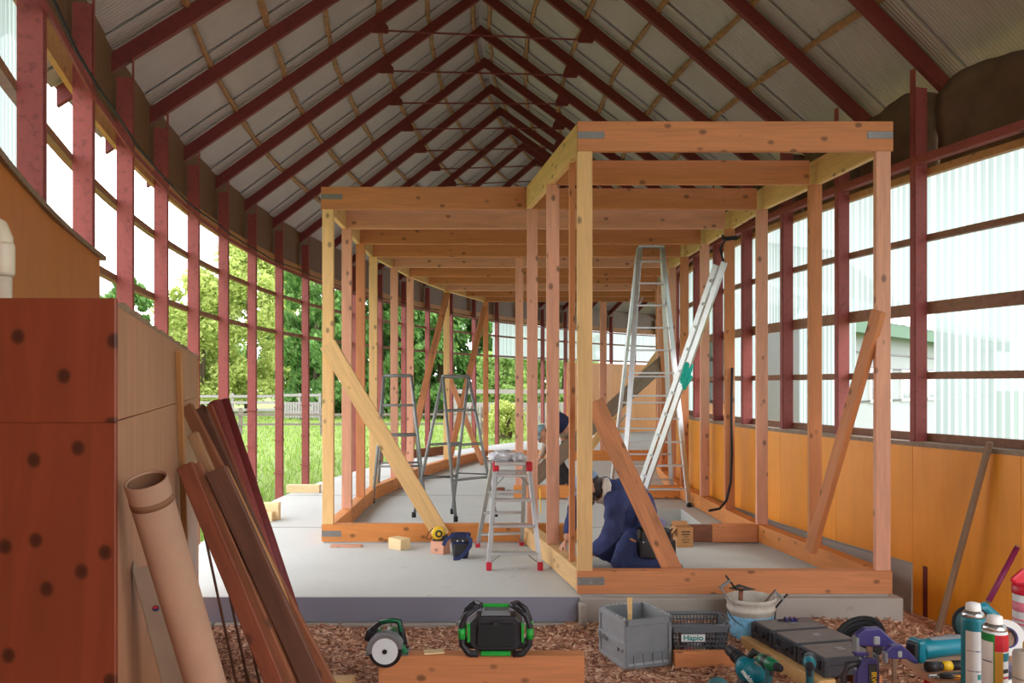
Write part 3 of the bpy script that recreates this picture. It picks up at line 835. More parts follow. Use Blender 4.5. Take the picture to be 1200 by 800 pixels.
# red footed step stool ladder at the front of the slab
st = thing('stepladder', G(598, 655, SL), 'small aluminium stepladder with red feet and a cluttered flat top', 'stepladder')
fl_, fr_ = G(573, 668, SL), G(633, 668, SL); bl_, br_ = G(560, 641, SL), G(611.5, 639, SL)
zt = .96
tfl, tfr = W(581, 545, 6.60), W(620, 545, 6.60); tbl, tbr = W(577, 540, 6.86), W(615, 538, 6.86)
for v in (tfl, tfr, tbl, tbr): v.z = zt
for a, b in ((fl_, tfl), (fr_, tfr), (bl_, tbl), (br_, tbr)):
    lg = rail_o('leg', a+Vector((0, 0, .02)), b, .034, .022, 'alu', st)
    box_o('foot', (.042, .042, .06), a+Vector((0, 0, .03)), 'redplastic', lg, bev=.006)
for a, b in ((tfl, 'redplastic'), (tfr, 'redplastic')):
    box_o('corner_cap', (.05, .06, .075), a+Vector((0, .0, .0)), b, st, bev=.008)
cc = (tfl+tfr+tbl+tbr)/4
bm = B(); add_box(bm, ((tfr-tfl).length-.02, .34, .03), cc+Vector((0, 0, .025)), bev=.004); obj('platform', bm, 'alu', st)
for t in (.10, .36, .61, .85):
    a, b = lerp(fl_, tfl, t+.06), lerp(fr_, tfr, t+.06); s_ = rail_o('step', a, b, .055, .022, 'alu', st)
    a, b = lerp(bl_, tbl, t+.06), lerp(br_, tbr, t+.06); rail_o('crossbar', a, b, .03, .022, 'alu', st)
for (A, Bq, C_, D) in ((fl_, tfl, fr_, tfr), (bl_, tbl, br_, tbr)):
    for s, e in ((A, C_), (C_, A)):
        top = (Bq if s is A else D); oth = (D if s is A else Bq)
        p = lerp(s, top, .06); h = lerp(lerp(s, top, .16), lerp(e, oth, .16), .26)
        bm = B(); add_bar(bm, p, h, .014, .004); obj('brace', bm, 'steelgrey', st)
        p = lerp(s, top, .80); h = lerp(lerp(s, top, .91), lerp(e, oth, .91), .3)
        bm = B(); add_bar(bm, p, h, .014, .004); obj('brace', bm, 'steelgrey', st)
# clutter on its top
def crumple(name, c, size, mat, label, cat, seed, bits=()):
    random.seed(seed); bm = B(); bmesh.ops.create_icosphere(bm, subdivisions=4, radius=1)
    for v in bm.verts:
        n = v.co.normalized(); d = 1+.16*math.sin(7*n.x+seed)*math.sin(9*n.y)+.13*math.sin(15*n.z+11*n.x)+random.uniform(-.04, .04)
        v.co = Vector((n.x*size[0]*d, n.y*size[1]*d, max(n.z*size[2]*d, -size[2]*.55)))
    o = obj(name, bm, mat, None, Matrix.Translation(Vector(c)), smooth=True); return props(o, label, cat)
TZ = zt+.04
crumple('plastic_bag', (cc.x-.055, cc.y+.02, TZ+.025), (.12, .13, .045), 'clearbag', 'crumpled clear plastic bag of fittings on the left of the stepladder top', 'plastic bag', 3)
crumple('plastic_bag', (cc.x+.065, cc.y-.03, TZ+.02), (.06, .11, .036), 'clearbag', 'smaller clear plastic bag with pink print on the right of the stepladder top', 'plastic bag', 8)
t = thing('screw_box', (cc.x-.06, cc.y+.17, TZ), 'white flat box lying at the back of the stepladder top', 'box')
box_o('body', (.14, .06, .05), (cc.x-.06, cc.y+.185, TZ+.025), 'white', t); box_o('lid', (.144, .064, .012), (cc.x-.06, cc.y+.185, TZ+.052), 'labelwhite', t)

def trestle(A1, A2, T1, B1, B2, T2, rungs, label):
    """A1,A2 feet of the left end, T1 its top; B1,B2,T2 the right end"""
    c = (A1+A2+B1+B2)/4
    t = thing('trestle', (c.x, c.y, SL), label, 'trestle', group='grey folding trestles on the slab')
    for (L, R) in ((A1, B1), (A2, B2)):
        for f, top in ((L, T1), (R, T2)):
            lg = tube_o('leg', [f+Vector((0, 0, .015)), top], .0165, 'steelgrey', t)
            lathe_o('rubber_foot', [(.022, 0), (.022, .05), (.017, .055)], 'blacksoft', lg, Matrix.Translation(f))
        for r in rungs:
            tube_o('rung', [lerp(L, T1, r), lerp(R, T2, r)], .013, 'steelgrey', t)
    tube_o('top_bar', [T1, T2], .02, 'steelgrey', t)
    for f, top in ((A1, A2), (B1, B2)):
        T = T1 if f is A1 else T2
        tube_o('spreader', [lerp(f, T, .30), lerp(top, T, .30)], .007, 'darkmetal', t, 6)
    return t
def top(px, py, feet):
    return W(px, py, sum(f.y for f in feet)/2)
a1, a2, b1, b2 = G(485, 606, SL), G(534, 611, SL), G(530, 602, SL), G(581, 605, SL)
trestle(a1, a2, top(519, 441, (a1, a2)), b1, b2, top(549, 441, (b1, b2)), (.28, .52, .76), 'grey steel folding trestle with splayed legs left of the stepladder')
a1, a2, b1, b2 = G(437, 589, SL), G(443, 581, SL), G(498, 588, SL), G(494, 580, SL)
trestle(a1, a2, top(450, 440, (a1, a2)), b1, b2, top(482, 440, (b1, b2)), (.28, .52, .76), 'narrow grey steel trestle beside the left wall studs')

# tall aluminium stepladder
lt = thing('tall_stepladder', (1.6, 9.9, SL), 'tall aluminium stepladder opened under the joists behind the kneeling worker', 'stepladder')
f1, f2 = Vector((1.235, 9.62, SL)), Vector((1.975, 9.62, SL))
yt = 10.12; t1, t2 = W(750, 289, yt), W(776, 289, yt)
r1, r2 = Vector((1.20, 10.75, SL)), Vector((1.95, 10.75, SL)); r1.y = r2.y = 10.5
u1, u2 = t1+Vector((-.01, .07, 0)), t2+Vector((.01, .07, 0))
for a, b in ((f1, t1), (f2, t2)):
    rl = rail_o('rail', a+Vector((0, 0, .03)), b, .055, .028, 'alu', lt); box_o('foot', (.05, .07, .05), a+Vector((0, 0, .025)), 'blacksoft', rl, bev=.006)
for a, b in ((r1, u1), (r2, u2)):
    rl = rail_o('rear_rail', a+Vector((0, 0, .03)), b, .05, .025, 'alu', lt); box_o('foot', (.05, .07, .05), a+Vector((0, 0, .025)), 'blacksoft', rl, bev=.006)
for i in range(11):
    q_ = .065+i*.0875
    rail_o('rung', lerp(f1, t1, q_), lerp(f2, t2, q_), .05, .02, 'alu', lt)
for i in range(6):
    q_ = .07+i*.105
    rail_o('rear_rung', lerp(r1, u1, q_), lerp(r2, u2, q_), .03, .02, 'alu', lt)
rail_o('top_cap', t1-Vector((.02, -.03, 0)), t2+Vector((.02, .03, 0)), .13, .025, 'alu', lt)
for f, t_, s in ((f1, t1, 1), (f2, t2, -1)):
    bm = B(); add_bar(bm, lerp(f, t_, .74), lerp(lerp(f1, t1, .80), lerp(f2, t2, .80), .2 if s > 0 else .8), .02, .006); obj('corner_brace', bm, 'alu', lt)
    bm = B(); add_bar(bm, lerp(f, t_, .36), lerp(r1 if s > 0 else r2, u1 if s > 0 else u2, .30), .02, .006); obj('spreader', bm, 'alu', lt)

# single ladder leaning to the right wall
ll = thing('leaning_ladder', (1.3, 9.0, SL), 'single aluminium ladder leaning to the right against a wall stud', 'ladder')
n1, n2 = Vector((1.30, 8.98, SL)), W(849, 307, 8.12)
o1, o2 = n1+Vector((.0, .36, 0)), n2+Vector((-.0, .33, .02))
for a, b in ((n1, n2), (o1, o2)):
    rl = rail_o('rail', a+Vector((0, 0, .02)), b, .026, .06, 'alu', ll); box_o('foot', (.07, .04, .045), a+Vector((0, 0, .022)), 'blacksoft', rl, bev=.006)
for i in range(11):
    q_ = .07+i*.087
    rail_o('rung', lerp(n1, n2, q_), lerp(o1, o2, q_), .03, .026, 'alu', ll)
p = lerp(n1, n2, .60)
bm = B()
add_box(bm, (.09, .05, .20), (0, 0, -.03), bev=.015, seg=2)
for i in range(3): add_box(bm, (.035, .012, .10+.03*i), (-.03+.03*i, -.03, -.10-.012*i), Euler((.1*i, .2*(i-1), 0)).to_matrix(), bev=.005)
props(obj('rag', bm, 'tealrag', None, Matrix.Translation(p+Vector((0, -.01, .0))) @ Matrix.Rotation(.28, 4, 'Y'), smooth=True), 'turquoise cloth tied round the leaning ladder at mid height', 'cloth')
# black strap round the stud at the ladder head
bm = B(); xs, y0 = XR[3], Yk(3)
pts = [(xs-.012, y0-.012), (xs+SW+.012, y0-.012), (xs+SW+.012, y0+SD+.012), (xs-.012, y0+SD+.012)]
for zo in (0, .02): add_tube(bm, [(x, y, 2.985+zo+.012*i) for i, (x, y) in enumerate(pts)], .011, 6, closed=True)
add_tube(bm, [(xs, y0-.014, 2.99), (xs-.05, y0+.0, 2.90), (n2.x, n2.y+.02, n2.z-.01)], .01, 6)
props(obj('lashing_strap', bm, 'blacksoft', None), 'black strap lashing the leaning ladder to a right hand stud', 'strap')
# black cable hanging down the stud
bm = B(); x, y = XR[3]+.06, Yk(3)-.02
add_tube(bm, [(x+.005, y, 1.75), (x-.005, y, 1.3), (x+.0, y, .9), (x-.01, y-.005, .65), (x-.06, y-.03, .47), (x-.14, y-.09, .40), (x-.25, y-.12, .385)], .012, 8)
props(obj('cable', bm, 'blacksoft', smooth=True), 'black cable hanging down a right hand stud and curling onto the sill', 'cable')

# leaning brown plank behind the front sill
o = beam('plank', Vector((1.12, 5.74, .245)), Vector((.545, 5.715, 1.475)), .125, .042, 'plankbrown', None, up=(0, 1, 0)); 
props(o, 'rough brown plank leaning diagonally in front of the kneeling worker', 'plank')
o = beam('prop', W(527, 443, 15.1), G(566, 546, SL)+Vector((0, 0, .03)), .09, .045, 'plankbrown', None, up=(0, 1, 0)); props(o, 'wooden prop slanting down to the right near the far left wall', 'plank')
o = beam('plank', Vector((-1.99, 15.95, .28)), Vector((-1.15, 16.7, .33)), .04, .17, 'oldboard', None, up=(0, 0, 1)); props(o, 'dark board standing on edge at the far end of the slab', 'plank')

# ------------------------------------------------------------------ small things on the slab
def block(px, py, sx, sy, sz, rz, mat, label, mat2=None, name='wood_block'):
    p = G(px, py, SL); o = box_o(name, (sx, sy, sz), (p.x, p.y, SL+sz/2), mat, None, Euler((0, 0, rz)).to_matrix(), .003)
    return props(o, label, 'wood block')
block(468, 642.5, .16, .105, .09, -.75, 'cut', 'pale square wood block lying alone on the slab')
tb = block(516, 648, .13, .09, .10, -.55, 'pink', 'pinkish wood block under the yellow tape measure')
p = G(406, 640.5, SL); props(box_o('board_offcut', (.26, .075, .016), (p.x, p.y, SL+.008), 'pink', None), 'thin pink board offcut lying flat by the left corner post', 'wood block')
p = G(355, 577, SL); props(box_o('wood_block', (.42, .12, .095), (p.x, p.y+.05, SL+.0475), 'cut'), 'long pale timber piece on the slab edge beneath a red post', 'wood block')
p = G(312, 610, SL); props(box_o('wood_block', (.16, .10, .09), (p.x-.01, p.y, SL+.045), 'cut'), 'lower front piece of the pale blocks at the slab edge', 'wood block')
props(box_o('wood_block', (.19, .09, .17), (p.x+.01, p.y+.11, SL+.085), 'cut'), 'taller back piece of the pale blocks at the slab edge', 'wood block')
# yellow tape measure
p = G(516, 648, SL); z0 = SL+.10
tm = thing('tape_measure', (p.x-.01, p.y, z0), 'yellow and black tape measure standing on a wood block', 'tape measure')
Mx = axis_m((p.x-.015, p.y+.02, z0+.058), (.15, -1, 0))
bm = B(); add_lathe(bm, [(.0, -.022), (.045, -.022), (.056, -.014), (.056, .014), (.045, .022), (0, .022)], 24); obj('case', bm, 'yellow', tm, Mx, smooth=True)
bm = B(); add_lathe(bm, [(.0, 0), (.028, 0), (.030, .004), (.0, .006)], 20); obj('dial', bm, 'black', tm, Mx @ Matrix.Translation((0, 0, .021)))
bm = B(); add_lathe(bm, [(.0, 0), (.015, 0), (.015, .003), (.0, .004)], 20); obj('label_disc', bm, 'yellow', tm, Mx @ Matrix.Translation((0, 0, .0265)))
box_o('grip', (.05, .05, .028), (p.x+.035, p.y+.02, z0+.03), 'black', tm, Euler((0, -.4, 0)).to_matrix(), .008)
box_o('base', (.10, .046, .014), (p.x-.012, p.y+.02, z0+.008), 'black', tm, bev=.004)
tube_o('wrist_strap', [(p.x-.06, p.y+.02, z0+.10), (p.x-.10, p.y+.02, z0+.06), (p.x-.115, p.y+.015, z0+.015), (p.x-.085, p.y+.01, z0+.008), (p.x-.065, p.y+.02, z0+.03)], .004, 'blacksoft', tm, 6)
# navy tool bag
p = G(540, 653, SL)
tbg = thing('tool_bag', (p.x, p.y, SL), 'navy and black open tool pouch with a blue belt standing on the slab', 'tool bag')
bm = B(); n = 20
for (z, rx, ry) in ((0, .055, .045), (.02, .062, .05), (.12, .074, .058), (.19, .08, .06), (.192, .074, .054), (.06, .055, .042)):
    for i in range(n): bm.verts.new((p.x+rx*math.copysign(abs(math.cos(2*PI*i/n))**.6, math.cos(2*PI*i/n)), p.y+ry*math.copysign(abs(math.sin(2*PI*i/n))**.6, math.sin(2*PI*i/n)), SL+z))
bm.verts.ensure_lookup_table()
for j in range(5):
    for i in range(n): bm.faces.new([bm.verts[k] for k in (j*n+i, j*n+(i+1) % n, (j+1)*n+(i+1) % n, (j+1)*n+i)])
bm.faces.new([bm.verts[i] for i in range(n)][::-1]); bm.faces.new([bm.verts[5*n+i] for i in range(n)])
obj('body', bm, 'navydark', tbg, smooth=True)
box_o('pocket', (.11, .03, .10), (p.x, p.y-.05, SL+.07), 'blackcloth', tbg, bev=.012)
box_o('band', (.15, .012, .03), (p.x, p.y-.058, SL+.15), 'black', tbg, bev=.004)
for s in (-1, 1):
    lathe_o('rivet', [(.008, 0), (.007, .004), (0, .005)], 'chrome', tbg, axis_m((p.x+s*.022, p.y-.064, SL+.142), (0, -1, 0)), 10)
def belt(name, pts, w, mat, par):
    bm = B(); prev = None
    for i, q_ in enumerate(pts):
        q_ = Vector(q_); d = (Vector(pts[min(i+1, len(pts)-1)])-Vector(pts[max(i-1, 0)])).normalized(); s = d.cross(Vector((0, 1, .2))).normalized()*w/2
        nrm = d.cross(s).normalized()*.002
        a = [bm.verts.new(q_+s+nrm), bm.verts.new(q_-s+nrm), bm.verts.new(q_-s-nrm), bm.verts.new(q_+s-nrm)]
        if prev:
            for k in range(4): bm.faces.new((prev[k], prev[(k+1) % 4], a[(k+1) % 4], a[k]))
        else: bm.faces.new(a)
        prev = a
    bm.faces.new(prev); return obj(name, bm, mat, par, smooth=False)
belt('belt', [(p.x+.04, p.y-.05, SL+.19), (p.x+.085, p.y-.068, SL+.15), (p.x+.075, p.y-.075, SL+.10), (p.x+.03, p.y-.082, SL+.045), (p.x-.01, p.y-.10, SL+.012), (p.x-.05, p.y-.12, SL+.008)], .03, 'navycloth', tbg)
belt('belt', [(p.x-.02, p.y-.04, SL+.195), (p.x-.07, p.y-.06, SL+.18), (p.x-.11, p.y-.06, SL+.15), (p.x-.135, p.y-.05, SL+.105)], .03, 'navycloth', tbg)
# corded tool on the floor behind the stepladder
p = G(588, 578, SL)
tq = thing('drill_charger', (p.x, p.y, SL), 'small brown and black tool on the slab seen through the stepladder', 'power tool')
box_o('body', (.10, .08, .075), (p.x-.01, p.y, SL+.0375), 'oldboard', tq, bev=.012); box_o('handle', (.07, .05, .05), (p.x-.09, p.y, SL+.05), 'black', tq, bev=.012)
tube_o('cord', [(p.x+.04, p.y, SL+.03), (p.x+.09, p.y, SL+.04), (p.x+.13, p.y+.03, SL+.01)], .008, 'blacksoft', tq, 6)
# yellow handled level beside the inner studs
p = G(634, 603, SL); o = beam('stick', p+Vector((0, .02, .01)), p+Vector((-.01, .12, .26)), .012, .02, 'yellow'); props(o, 'thin yellow stick standing behind the inner pink stud', 'stick')

# carton and debris at the floor pit
p = G(803, 641, SL)
cb = thing('carton', (p.x, p.y, SL), 'small open brown carton at the edge of the floor pit', 'box', rz=.12)
R_ = wm(cb)
def lb(name, size, loc, mat, par, rot=None, bev=.002): return obj(name, _bx(size, bev), mat, par, R_ @ Matrix.Translation(Vector(loc)) @ (rot.to_4x4() if rot else Matrix()))
def _bx(size, bev):
    bm = B(); add_box(bm, size, bev=bev); return bm
lb('front_wall', (.135, .004, .165), (.0, .0, .0825), 'cardbox', cb); lb('back_wall', (.135, .004, .165), (0, .12, .0825), 'cardbox', cb)
lb('side_wall', (.004, .12, .165), (-.067, .06, .0825), 'cardbox', cb); lb('side_wall', (.004, .12, .165), (.067, .06, .0825), 'cardbox', cb); lb('bottom', (.135, .12, .004), (0, .06, .002), 'cardbox', cb)
lb('flap', (.004, .12, .09), (-.10, .06, .135), 'cardbox', cb, Euler((0, .75, 0)).to_matrix()); lb('flap', (.135, .004, .05), (0, .145, .18), 'cardbox', cb, Euler((-.8, 0, 0)).to_matrix())
for i, w_ in enumerate((.075, .07, .045, .07, .055)): lb('print', (w_, .001, .010 if i < 2 else .005), (.004, -.003, .13-.022*i), 'ink', cb, bev=0)
p = G(783, 612, SL); o = box_o('board', (.16, .75, .03), (1.30, 8.1, SL+.016), 'cut', None, Euler((0, 0, .28)).to_matrix()); o.data.materials.clear(); o.data.materials.append(M['pinkply']); props(o, 'pale board lying along the left edge of the floor pit', 'plank')
# ------------------------------------------------------------------ foreground, left: plywood enclosure and leaning stock
def bx_(y): return -.815-.317*(y-1.77)
ZB_ = 1.767
en = thing('plywood_enclosure', (-1.3, 3.0, 0), 'tall closed plywood enclosure with a red brown knotty front in the left foreground', 'plywood enclosure')
def side(name, y0, y1, z0, z1, mat, th=.012):
    bm = B(); add_prism(bm, [(bx_(y0), y0), (bx_(y1), y1), (bx_(y1)-th, y1), (bx_(y0)-th, y0)], z0, z1, bev=.0015); return obj(name, bm, mat, en)
side('side_panel', 1.785, 3.58, 1.515, ZB_-.012, 'boxside'); side('side_panel', 3.583, 5.36, 1.515, ZB_-.012, 'boxside')
side('side_panel', 1.785, 3.58, .0, 1.512, 'boxside'); side('side_panel', 3.583, 5.36, .0, 1.512, 'boxside')
for z0, z1 in ((1.5105, ZB_), (0, 1.5105)):
    bm = B(); add_box(bm, (.44, .014, z1-z0), (bx_(1.77)-.22, 1.777, (z0+z1)/2), bev=.0015); obj('front_panel', bm, 'boxfront', en)
bm = B(); add_prism(bm, [(bx_(5.36)+.002, 5.36), (bx_(5.375)+.002, 5.38), (-2.35, 5.38), (-2.35, 5.36)], 0, ZB_-.03); obj('end_panel', bm, 'orange', en)
bm = B(); random.seed(4)
y = 1.79
while y < 5.34:
    L = random.uniform(.03, .12); h = random.uniform(.004, .018)
    add_prism(bm, [(bx_(y)+.001, y), (bx_(y+L)+.001, y+L), (bx_(y+L)-.05, y+L), (bx_(y)-.05, y)], ZB_-.014, ZB_-.012+h); y += L+random.uniform(0, .02)
obj('splintered_edge', bm, 'greywood', en)
bm = B(); add_prism(bm, [(bx_(1.8)-.012, 1.8), (bx_(5.35)-.012, 5.35), (-2.3, 5.35), (-1.95, 4.3), (-1.6, 3.2), (-1.28, 2.2), (-1.2, 1.8)], ZB_-.04, ZB_-.02); obj('top_board', bm, 'soffit', en)
# white pipe behind the enclosure
pp = thing('drain_pipe', (-1.37, 2.32, 0), 'ivory plastic pipe with an elbow beside the orange panel at the left border', 'pipe')
x, y = -1.372, 2.32
tube_o('pipe', [(x, y, 0), (x, y, 1.93)], .024, 'pvc', pp, 16); lathe_o('socket', [(.028, 0), (.031, .01), (.031, .08), (.028, .09)], 'pvc', pp, Matrix.Translation((x, y, 1.88)), 16)
tube_o('elbow', [(x, y, 1.95), (x, y, 1.98), (x-.012, y, 2.01), (x-.04, y, 2.025), (x-.07, y, 2.03)], .027, 'pvc', pp, 16)
def down(p, q_, z=0.004):
    p, q_ = Vector(p), Vector(q_); t = (p.z-z)/(p.z-q_.z); return p+(q_-p)*t
# cardboard tube
p = W(171, 562, 1.80); q_ = down(p, W(241, 800, 2.0))
ct = thing('cardboard_tube', q_, 'thick brown cardboard tube leaning against the plywood enclosure', 'tube')
d = (p-q_); L = d.length; m = axis_m(q_, d)
bm = B(); add_lathe(bm, [(.036, .002), (.044, 0), (.044, L), (.040, L), (.038, L-.25), (.036, .002)], 32, cap=False); obj('tube', bm, 'card', ct, m, smooth=True)
bm = B(); add_lathe(bm, [(.0443, L-.055), (.0449, L-.055), (.0449, L-.04), (.0443, L-.04), (.0443, L-.055)], 32, cap=False); obj('tape_band', bm, 'cardin', ct, m, smooth=True)
bm = B(); add_lathe(bm, [(.0378, L-.004), (.0370, L-.4), (0, L-.4)], 32, cap=False); obj('lining', bm, 'cardin', ct, m, smooth=True)
# folded metal channel
p = W(170, 664, 2.03); q_ = down(p, W(205, 800, 2.12))
ch = thing('metal_channel', q_, 'beige folded metal channel with a round sticker leaning behind the cardboard tube', 'metal channel')
fm = frame(q_, p, (.35, -1, 0)); L = (p-q_).length
def ch_(name, size, loc, mat, par=ch):
    bm = B(); add_box(bm, size, loc, bev=.0008); return obj(name, bm, mat, par, fm.copy())
w_ = ch_('web', (L, .055, .003), (0, 0, 0), 'beige'); ch_('flange', (L, .003, .05), (0, .027, -.025), 'beige'); ch_('flange', (L, .003, .05), (0, -.027, -.025), 'alu')
bm = B(); add_lathe(bm, [(.0, 0), (.008, 0), (.008, .001), (0, .0012)], 16, fm @ Matrix.Translation((L/2-.11, 0, .0015))); obj('sticker', bm, 'navycloth', w_)
bm = B(); add_box(bm, (.006, .010, .0008), (L/2-.107, 0, .003)); obj('sticker', bm, 'redpaint', w_, fm.copy())
# leaning boards (front bundle) and pipes behind
def lean(name, top, bot, dt_, db_, w, th, mat, label, cat, round_=False, grp=None, tw=(0, -1, 0)):
    p = W(*top, dt_); q_ = down(p, W(*bot, db_))
    if round_:
        bm = B(); add_tube(bm, [q_, p], w, 14); o = obj(name, bm, mat, smooth=True)
    else: o = beam(name, q_, p, w, th, mat, None, tw)
    return props(o, label, cat, grp)
lean('board', (217, 545), (322, 800), 3.42, 3.25, .066, .026, 'redboard', 'leftmost dark red board of the front leaning bundle', 'board')
lean('board', (231, 543), (341, 800), 3.48, 3.33, .034, .03, 'oldboard', 'narrow brown board second from left in the front leaning bundle', 'board')
lean('board', (226, 508), (352, 800), 3.60, 3.42, .045, .03, 'bark', 'bark edged slat rising above the front leaning bundle', 'board')
lean('board', (253, 550), (366, 800), 3.45, 3.36, .082, .03, 'olddark', 'widest dark board at the right of the front leaning bundle', 'board')
lean('board', (262, 548), (381, 800), 3.52, 3.42, .03, .028, 'girtlight', 'light edged slat on the right side of the front leaning bundle', 'board')
lean('board', (219, 476), (262, 560), 3.72, 3.62, .05, .03, 'oldboard', 'brown slat nearest the enclosure in the rear leaning row', 'board')
lean('board', (233, 479), (281, 590), 4.25, 4.12, .075, .03, 'olddark', 'dark brown board left of the red pipes in the rear leaning row', 'board')
lean('board', (243, 476), (287, 590), 4.40, 4.26, .055, .028, 'redboard', 'orange red board just left of the two leaning red pipes', 'board')
lean('pipe', (252, 471), (312, 650), 4.50, 4.32, .034, 0, 'red', 'left one of two leaning red steel pipes', 'pipe', True)
lean('pipe', (262, 469), (322, 650), 4.62, 4.44, .030, 0, 'reddark', 'right one of two leaning red steel pipes', 'pipe', True)
lean('thin_board', (209, 411), (214, 560), 3.36, 3.60, .026, .012, 'girtlight', 'thin tall strip of wood standing upright against the enclosure side', 'board')
for i, (a, b) in enumerate((((226, 560), (277, 800)), ((240, 560), (291, 800)), ((256, 580), (304, 800)))):
    lean('steel_rod', a, b, 4.25+.03*i, 4.22+.03*i, .0065, 0, 'olddark', ('leftmost', 'middle', 'rightmost')[i]+' of three thin rusty rods behind the leaning boards', 'rod', True, 'thin rods behind the boards')
p = G(400, 806, .0); props(box_o('offcut', (.13, .09, .05), (p.x, p.y, .03), 'pale'), 'small pale offcut on the chips right of the leaning boards', 'wood block')

# ------------------------------------------------------------------ foreground, centre: plank on edge with saw and radio
YP = 4.30; ZP = .236
pl = beam('support_plank', (-.668, YP+.045, ZP/2), (.362, YP+.045, ZP/2), .09, ZP, 'fir'); props(pl, 'thick orange plank on edge carrying the saw and the radio', 'plank')
p = W(508, 765.5, YP+.03); props(box_o('shim', (.10, .06, .008), (p.x, YP+.05, ZP+.0045), 'cut', None, Euler((0, 0, .2)).to_matrix(), .001), 'thin pale wood shim lying on the thick plank between saw and radio', 'wood block')
# circular saw
k = YP/F
def sp(px, py, y): return Vector(((px-600)*k, y, EYE+(450-py)*k))
sw_ = thing('circular_saw', (sp(452, 768, 0).x, YP, ZP), 'green and black cordless circular saw on the left end of the thick plank', 'circular saw')
c = sp(453, 759, YP-.03)
def disc(name, r0, r1, y, th, mat, par, a0=0, a1=360, cx=0, cz=0, bev=0.0, seg=40):
    bm = B(); n = max(3, int(seg*(a1-a0)/360)); full = (a1-a0) >= 360
    pts = []
    A = [math.radians(a0+(a1-a0)*i/n) for i in range(n+(0 if full else 1))]
    rows = []
    for a in A:
        o_ = Vector((c.x+cx+r1*math.cos(a), y, c.z+cz+r1*math.sin(a))); i_ = Vector((c.x+cx+r0*math.cos(a), y, c.z+cz+r0*math.sin(a)))
        rows.append([bm.verts.new(v) for v in (o_, i_, i_+Vector((0, th, 0)), o_+Vector((0, th, 0)))])
    m = len(rows) if full else len(rows)-1
    for i in range(m):
        a, b = rows[i], rows[(i+1) % len(rows)]
        for j in range(4): bm.faces.new((a[j], a[(j+1) % 4], b[(j+1) % 4], b[j]))
    if not full: bm.faces.new(rows[0]); bm.faces.new(rows[-1][::-1])
    return obj(name, bm, mat, par)
disc('blade', .010, .064, YP-.058, .002, 'labelwhite', sw_)
disc('arbor', 0.001, .012, YP-.064, .02, 'darkmetal', sw_, seg=12)
disc('lower_guard', .050, .083, YP-.048, .03, 'darkmetal', sw_, 178, 362)
disc('upper_guard', .046, .088, YP-.055, .05, 'casetop', sw_, 8, 190)
disc('guard_rim', .080, .092, YP-.06, .06, 'greydark', sw_, 20, 175)
bp = sp(453, 768, YP+.0)
box_o('base_plate', (.215, .12, .005), (bp.x, YP+.052, ZP+.003), 'steelgrey', sw_, bev=.001)
bm = B(); add_lathe(bm, [(0, 0), (.036, 0), (.04, .01), (.04, .09), (.03, .105), (0, .106)], 20, axis_m((c.x+.02, YP-.002, c.z+.045), (0, 1, 0))); obj('motor_housing', bm, 'greendark', sw_, smooth=True)
hp = [sp(*q, YP+.03) for q in ((474, 757), (470, 742), (467, 730), (458, 728.5), (445, 731), (436, 739), (437, 750), (446, 752))]
bm = B(); add_tube(bm, hp, [.014, .016, .016, .013, .013, .016, .018, .014], 12); hd = obj('handle', bm, 'black', sw_, smooth=True)
bm = B(); add_tube(bm, [v+Vector((0, -.010, .004)) for v in hp[1:5]], .009, 8); obj('grip_inlay', bm, 'greendark', hd, smooth=True)
q_ = sp(435, 746, YP+.03); b_ = box_o('battery', (.062, .07, .058), q_, 'black', sw_, Euler((0, .35, 0)).to_matrix(), .008)
box_o('battery_cap', (.02, .072, .05), q_+Vector((.032, 0, .008)), 'greendark', b_, Euler((0, .35, 0)).to_matrix(), .006)
bm = B(); add_bar(bm, sp(466, 745, YP-.03), sp(477, 763, YP-.03), .03, .024, bev=.006); obj('front_housing', bm, 'greendark', sw_)
for px in (431, 470, 477):
    q_ = sp(px, 765, YP+.0); bm = B(); add_lathe(bm, [(.004, 0), (.004, .035), (.009, .036), (.009, .044), (0, .045)], 10, Matrix.Translation((q_.x, YP+.005, ZP+.004))); obj('adjuster', bm, 'darkmetal', sw_)
# jobsite radio
rc = sp(581, 744, YP+.06)
rd = thing('radio', (rc.x, YP+.06, ZP), 'black and bright green rugged jobsite radio standing on the thick plank', 'radio')
def oct_(w, h, c_): return [(-w+c_, -h), (w-c_, -h), (w, -h+c_), (w, h-c_), (w-c_, h), (-w+c_, h), (-w, h-c_), (-w, -h+c_)]
rm = Matrix.Translation((rc.x, YP-.01, ZP+.118)) @ Matrix.Rotation(PI/2, 4, 'X')
def rp(name, poly, y0, y1, mat, bev=.004, dz=0.0):
    bm = B(); add_prism(bm, poly, -y1, -y0, None, bev); bm.transform(Matrix.Translation((0, dz, 0))); return obj(name, bm, mat, rd, rm.copy())
rp('body', oct_(.135, .085, .035), .02, .14, 'black', .008, -.012)
rp('front_cover', oct_(.095, .058, .012), .006, .03, 'blacksoft', .005, -.018)
rp('latch', [(-.016, -.008), (.016, -.008), (.016, .014), (-.016, .014)], .0, .012, 'black', .003, .038)
rp('top_shelf', [(-.075, -.004), (.075, -.004), (.06, .022), (-.06, .022)], .03, .13, 'greydark', .003, .078)
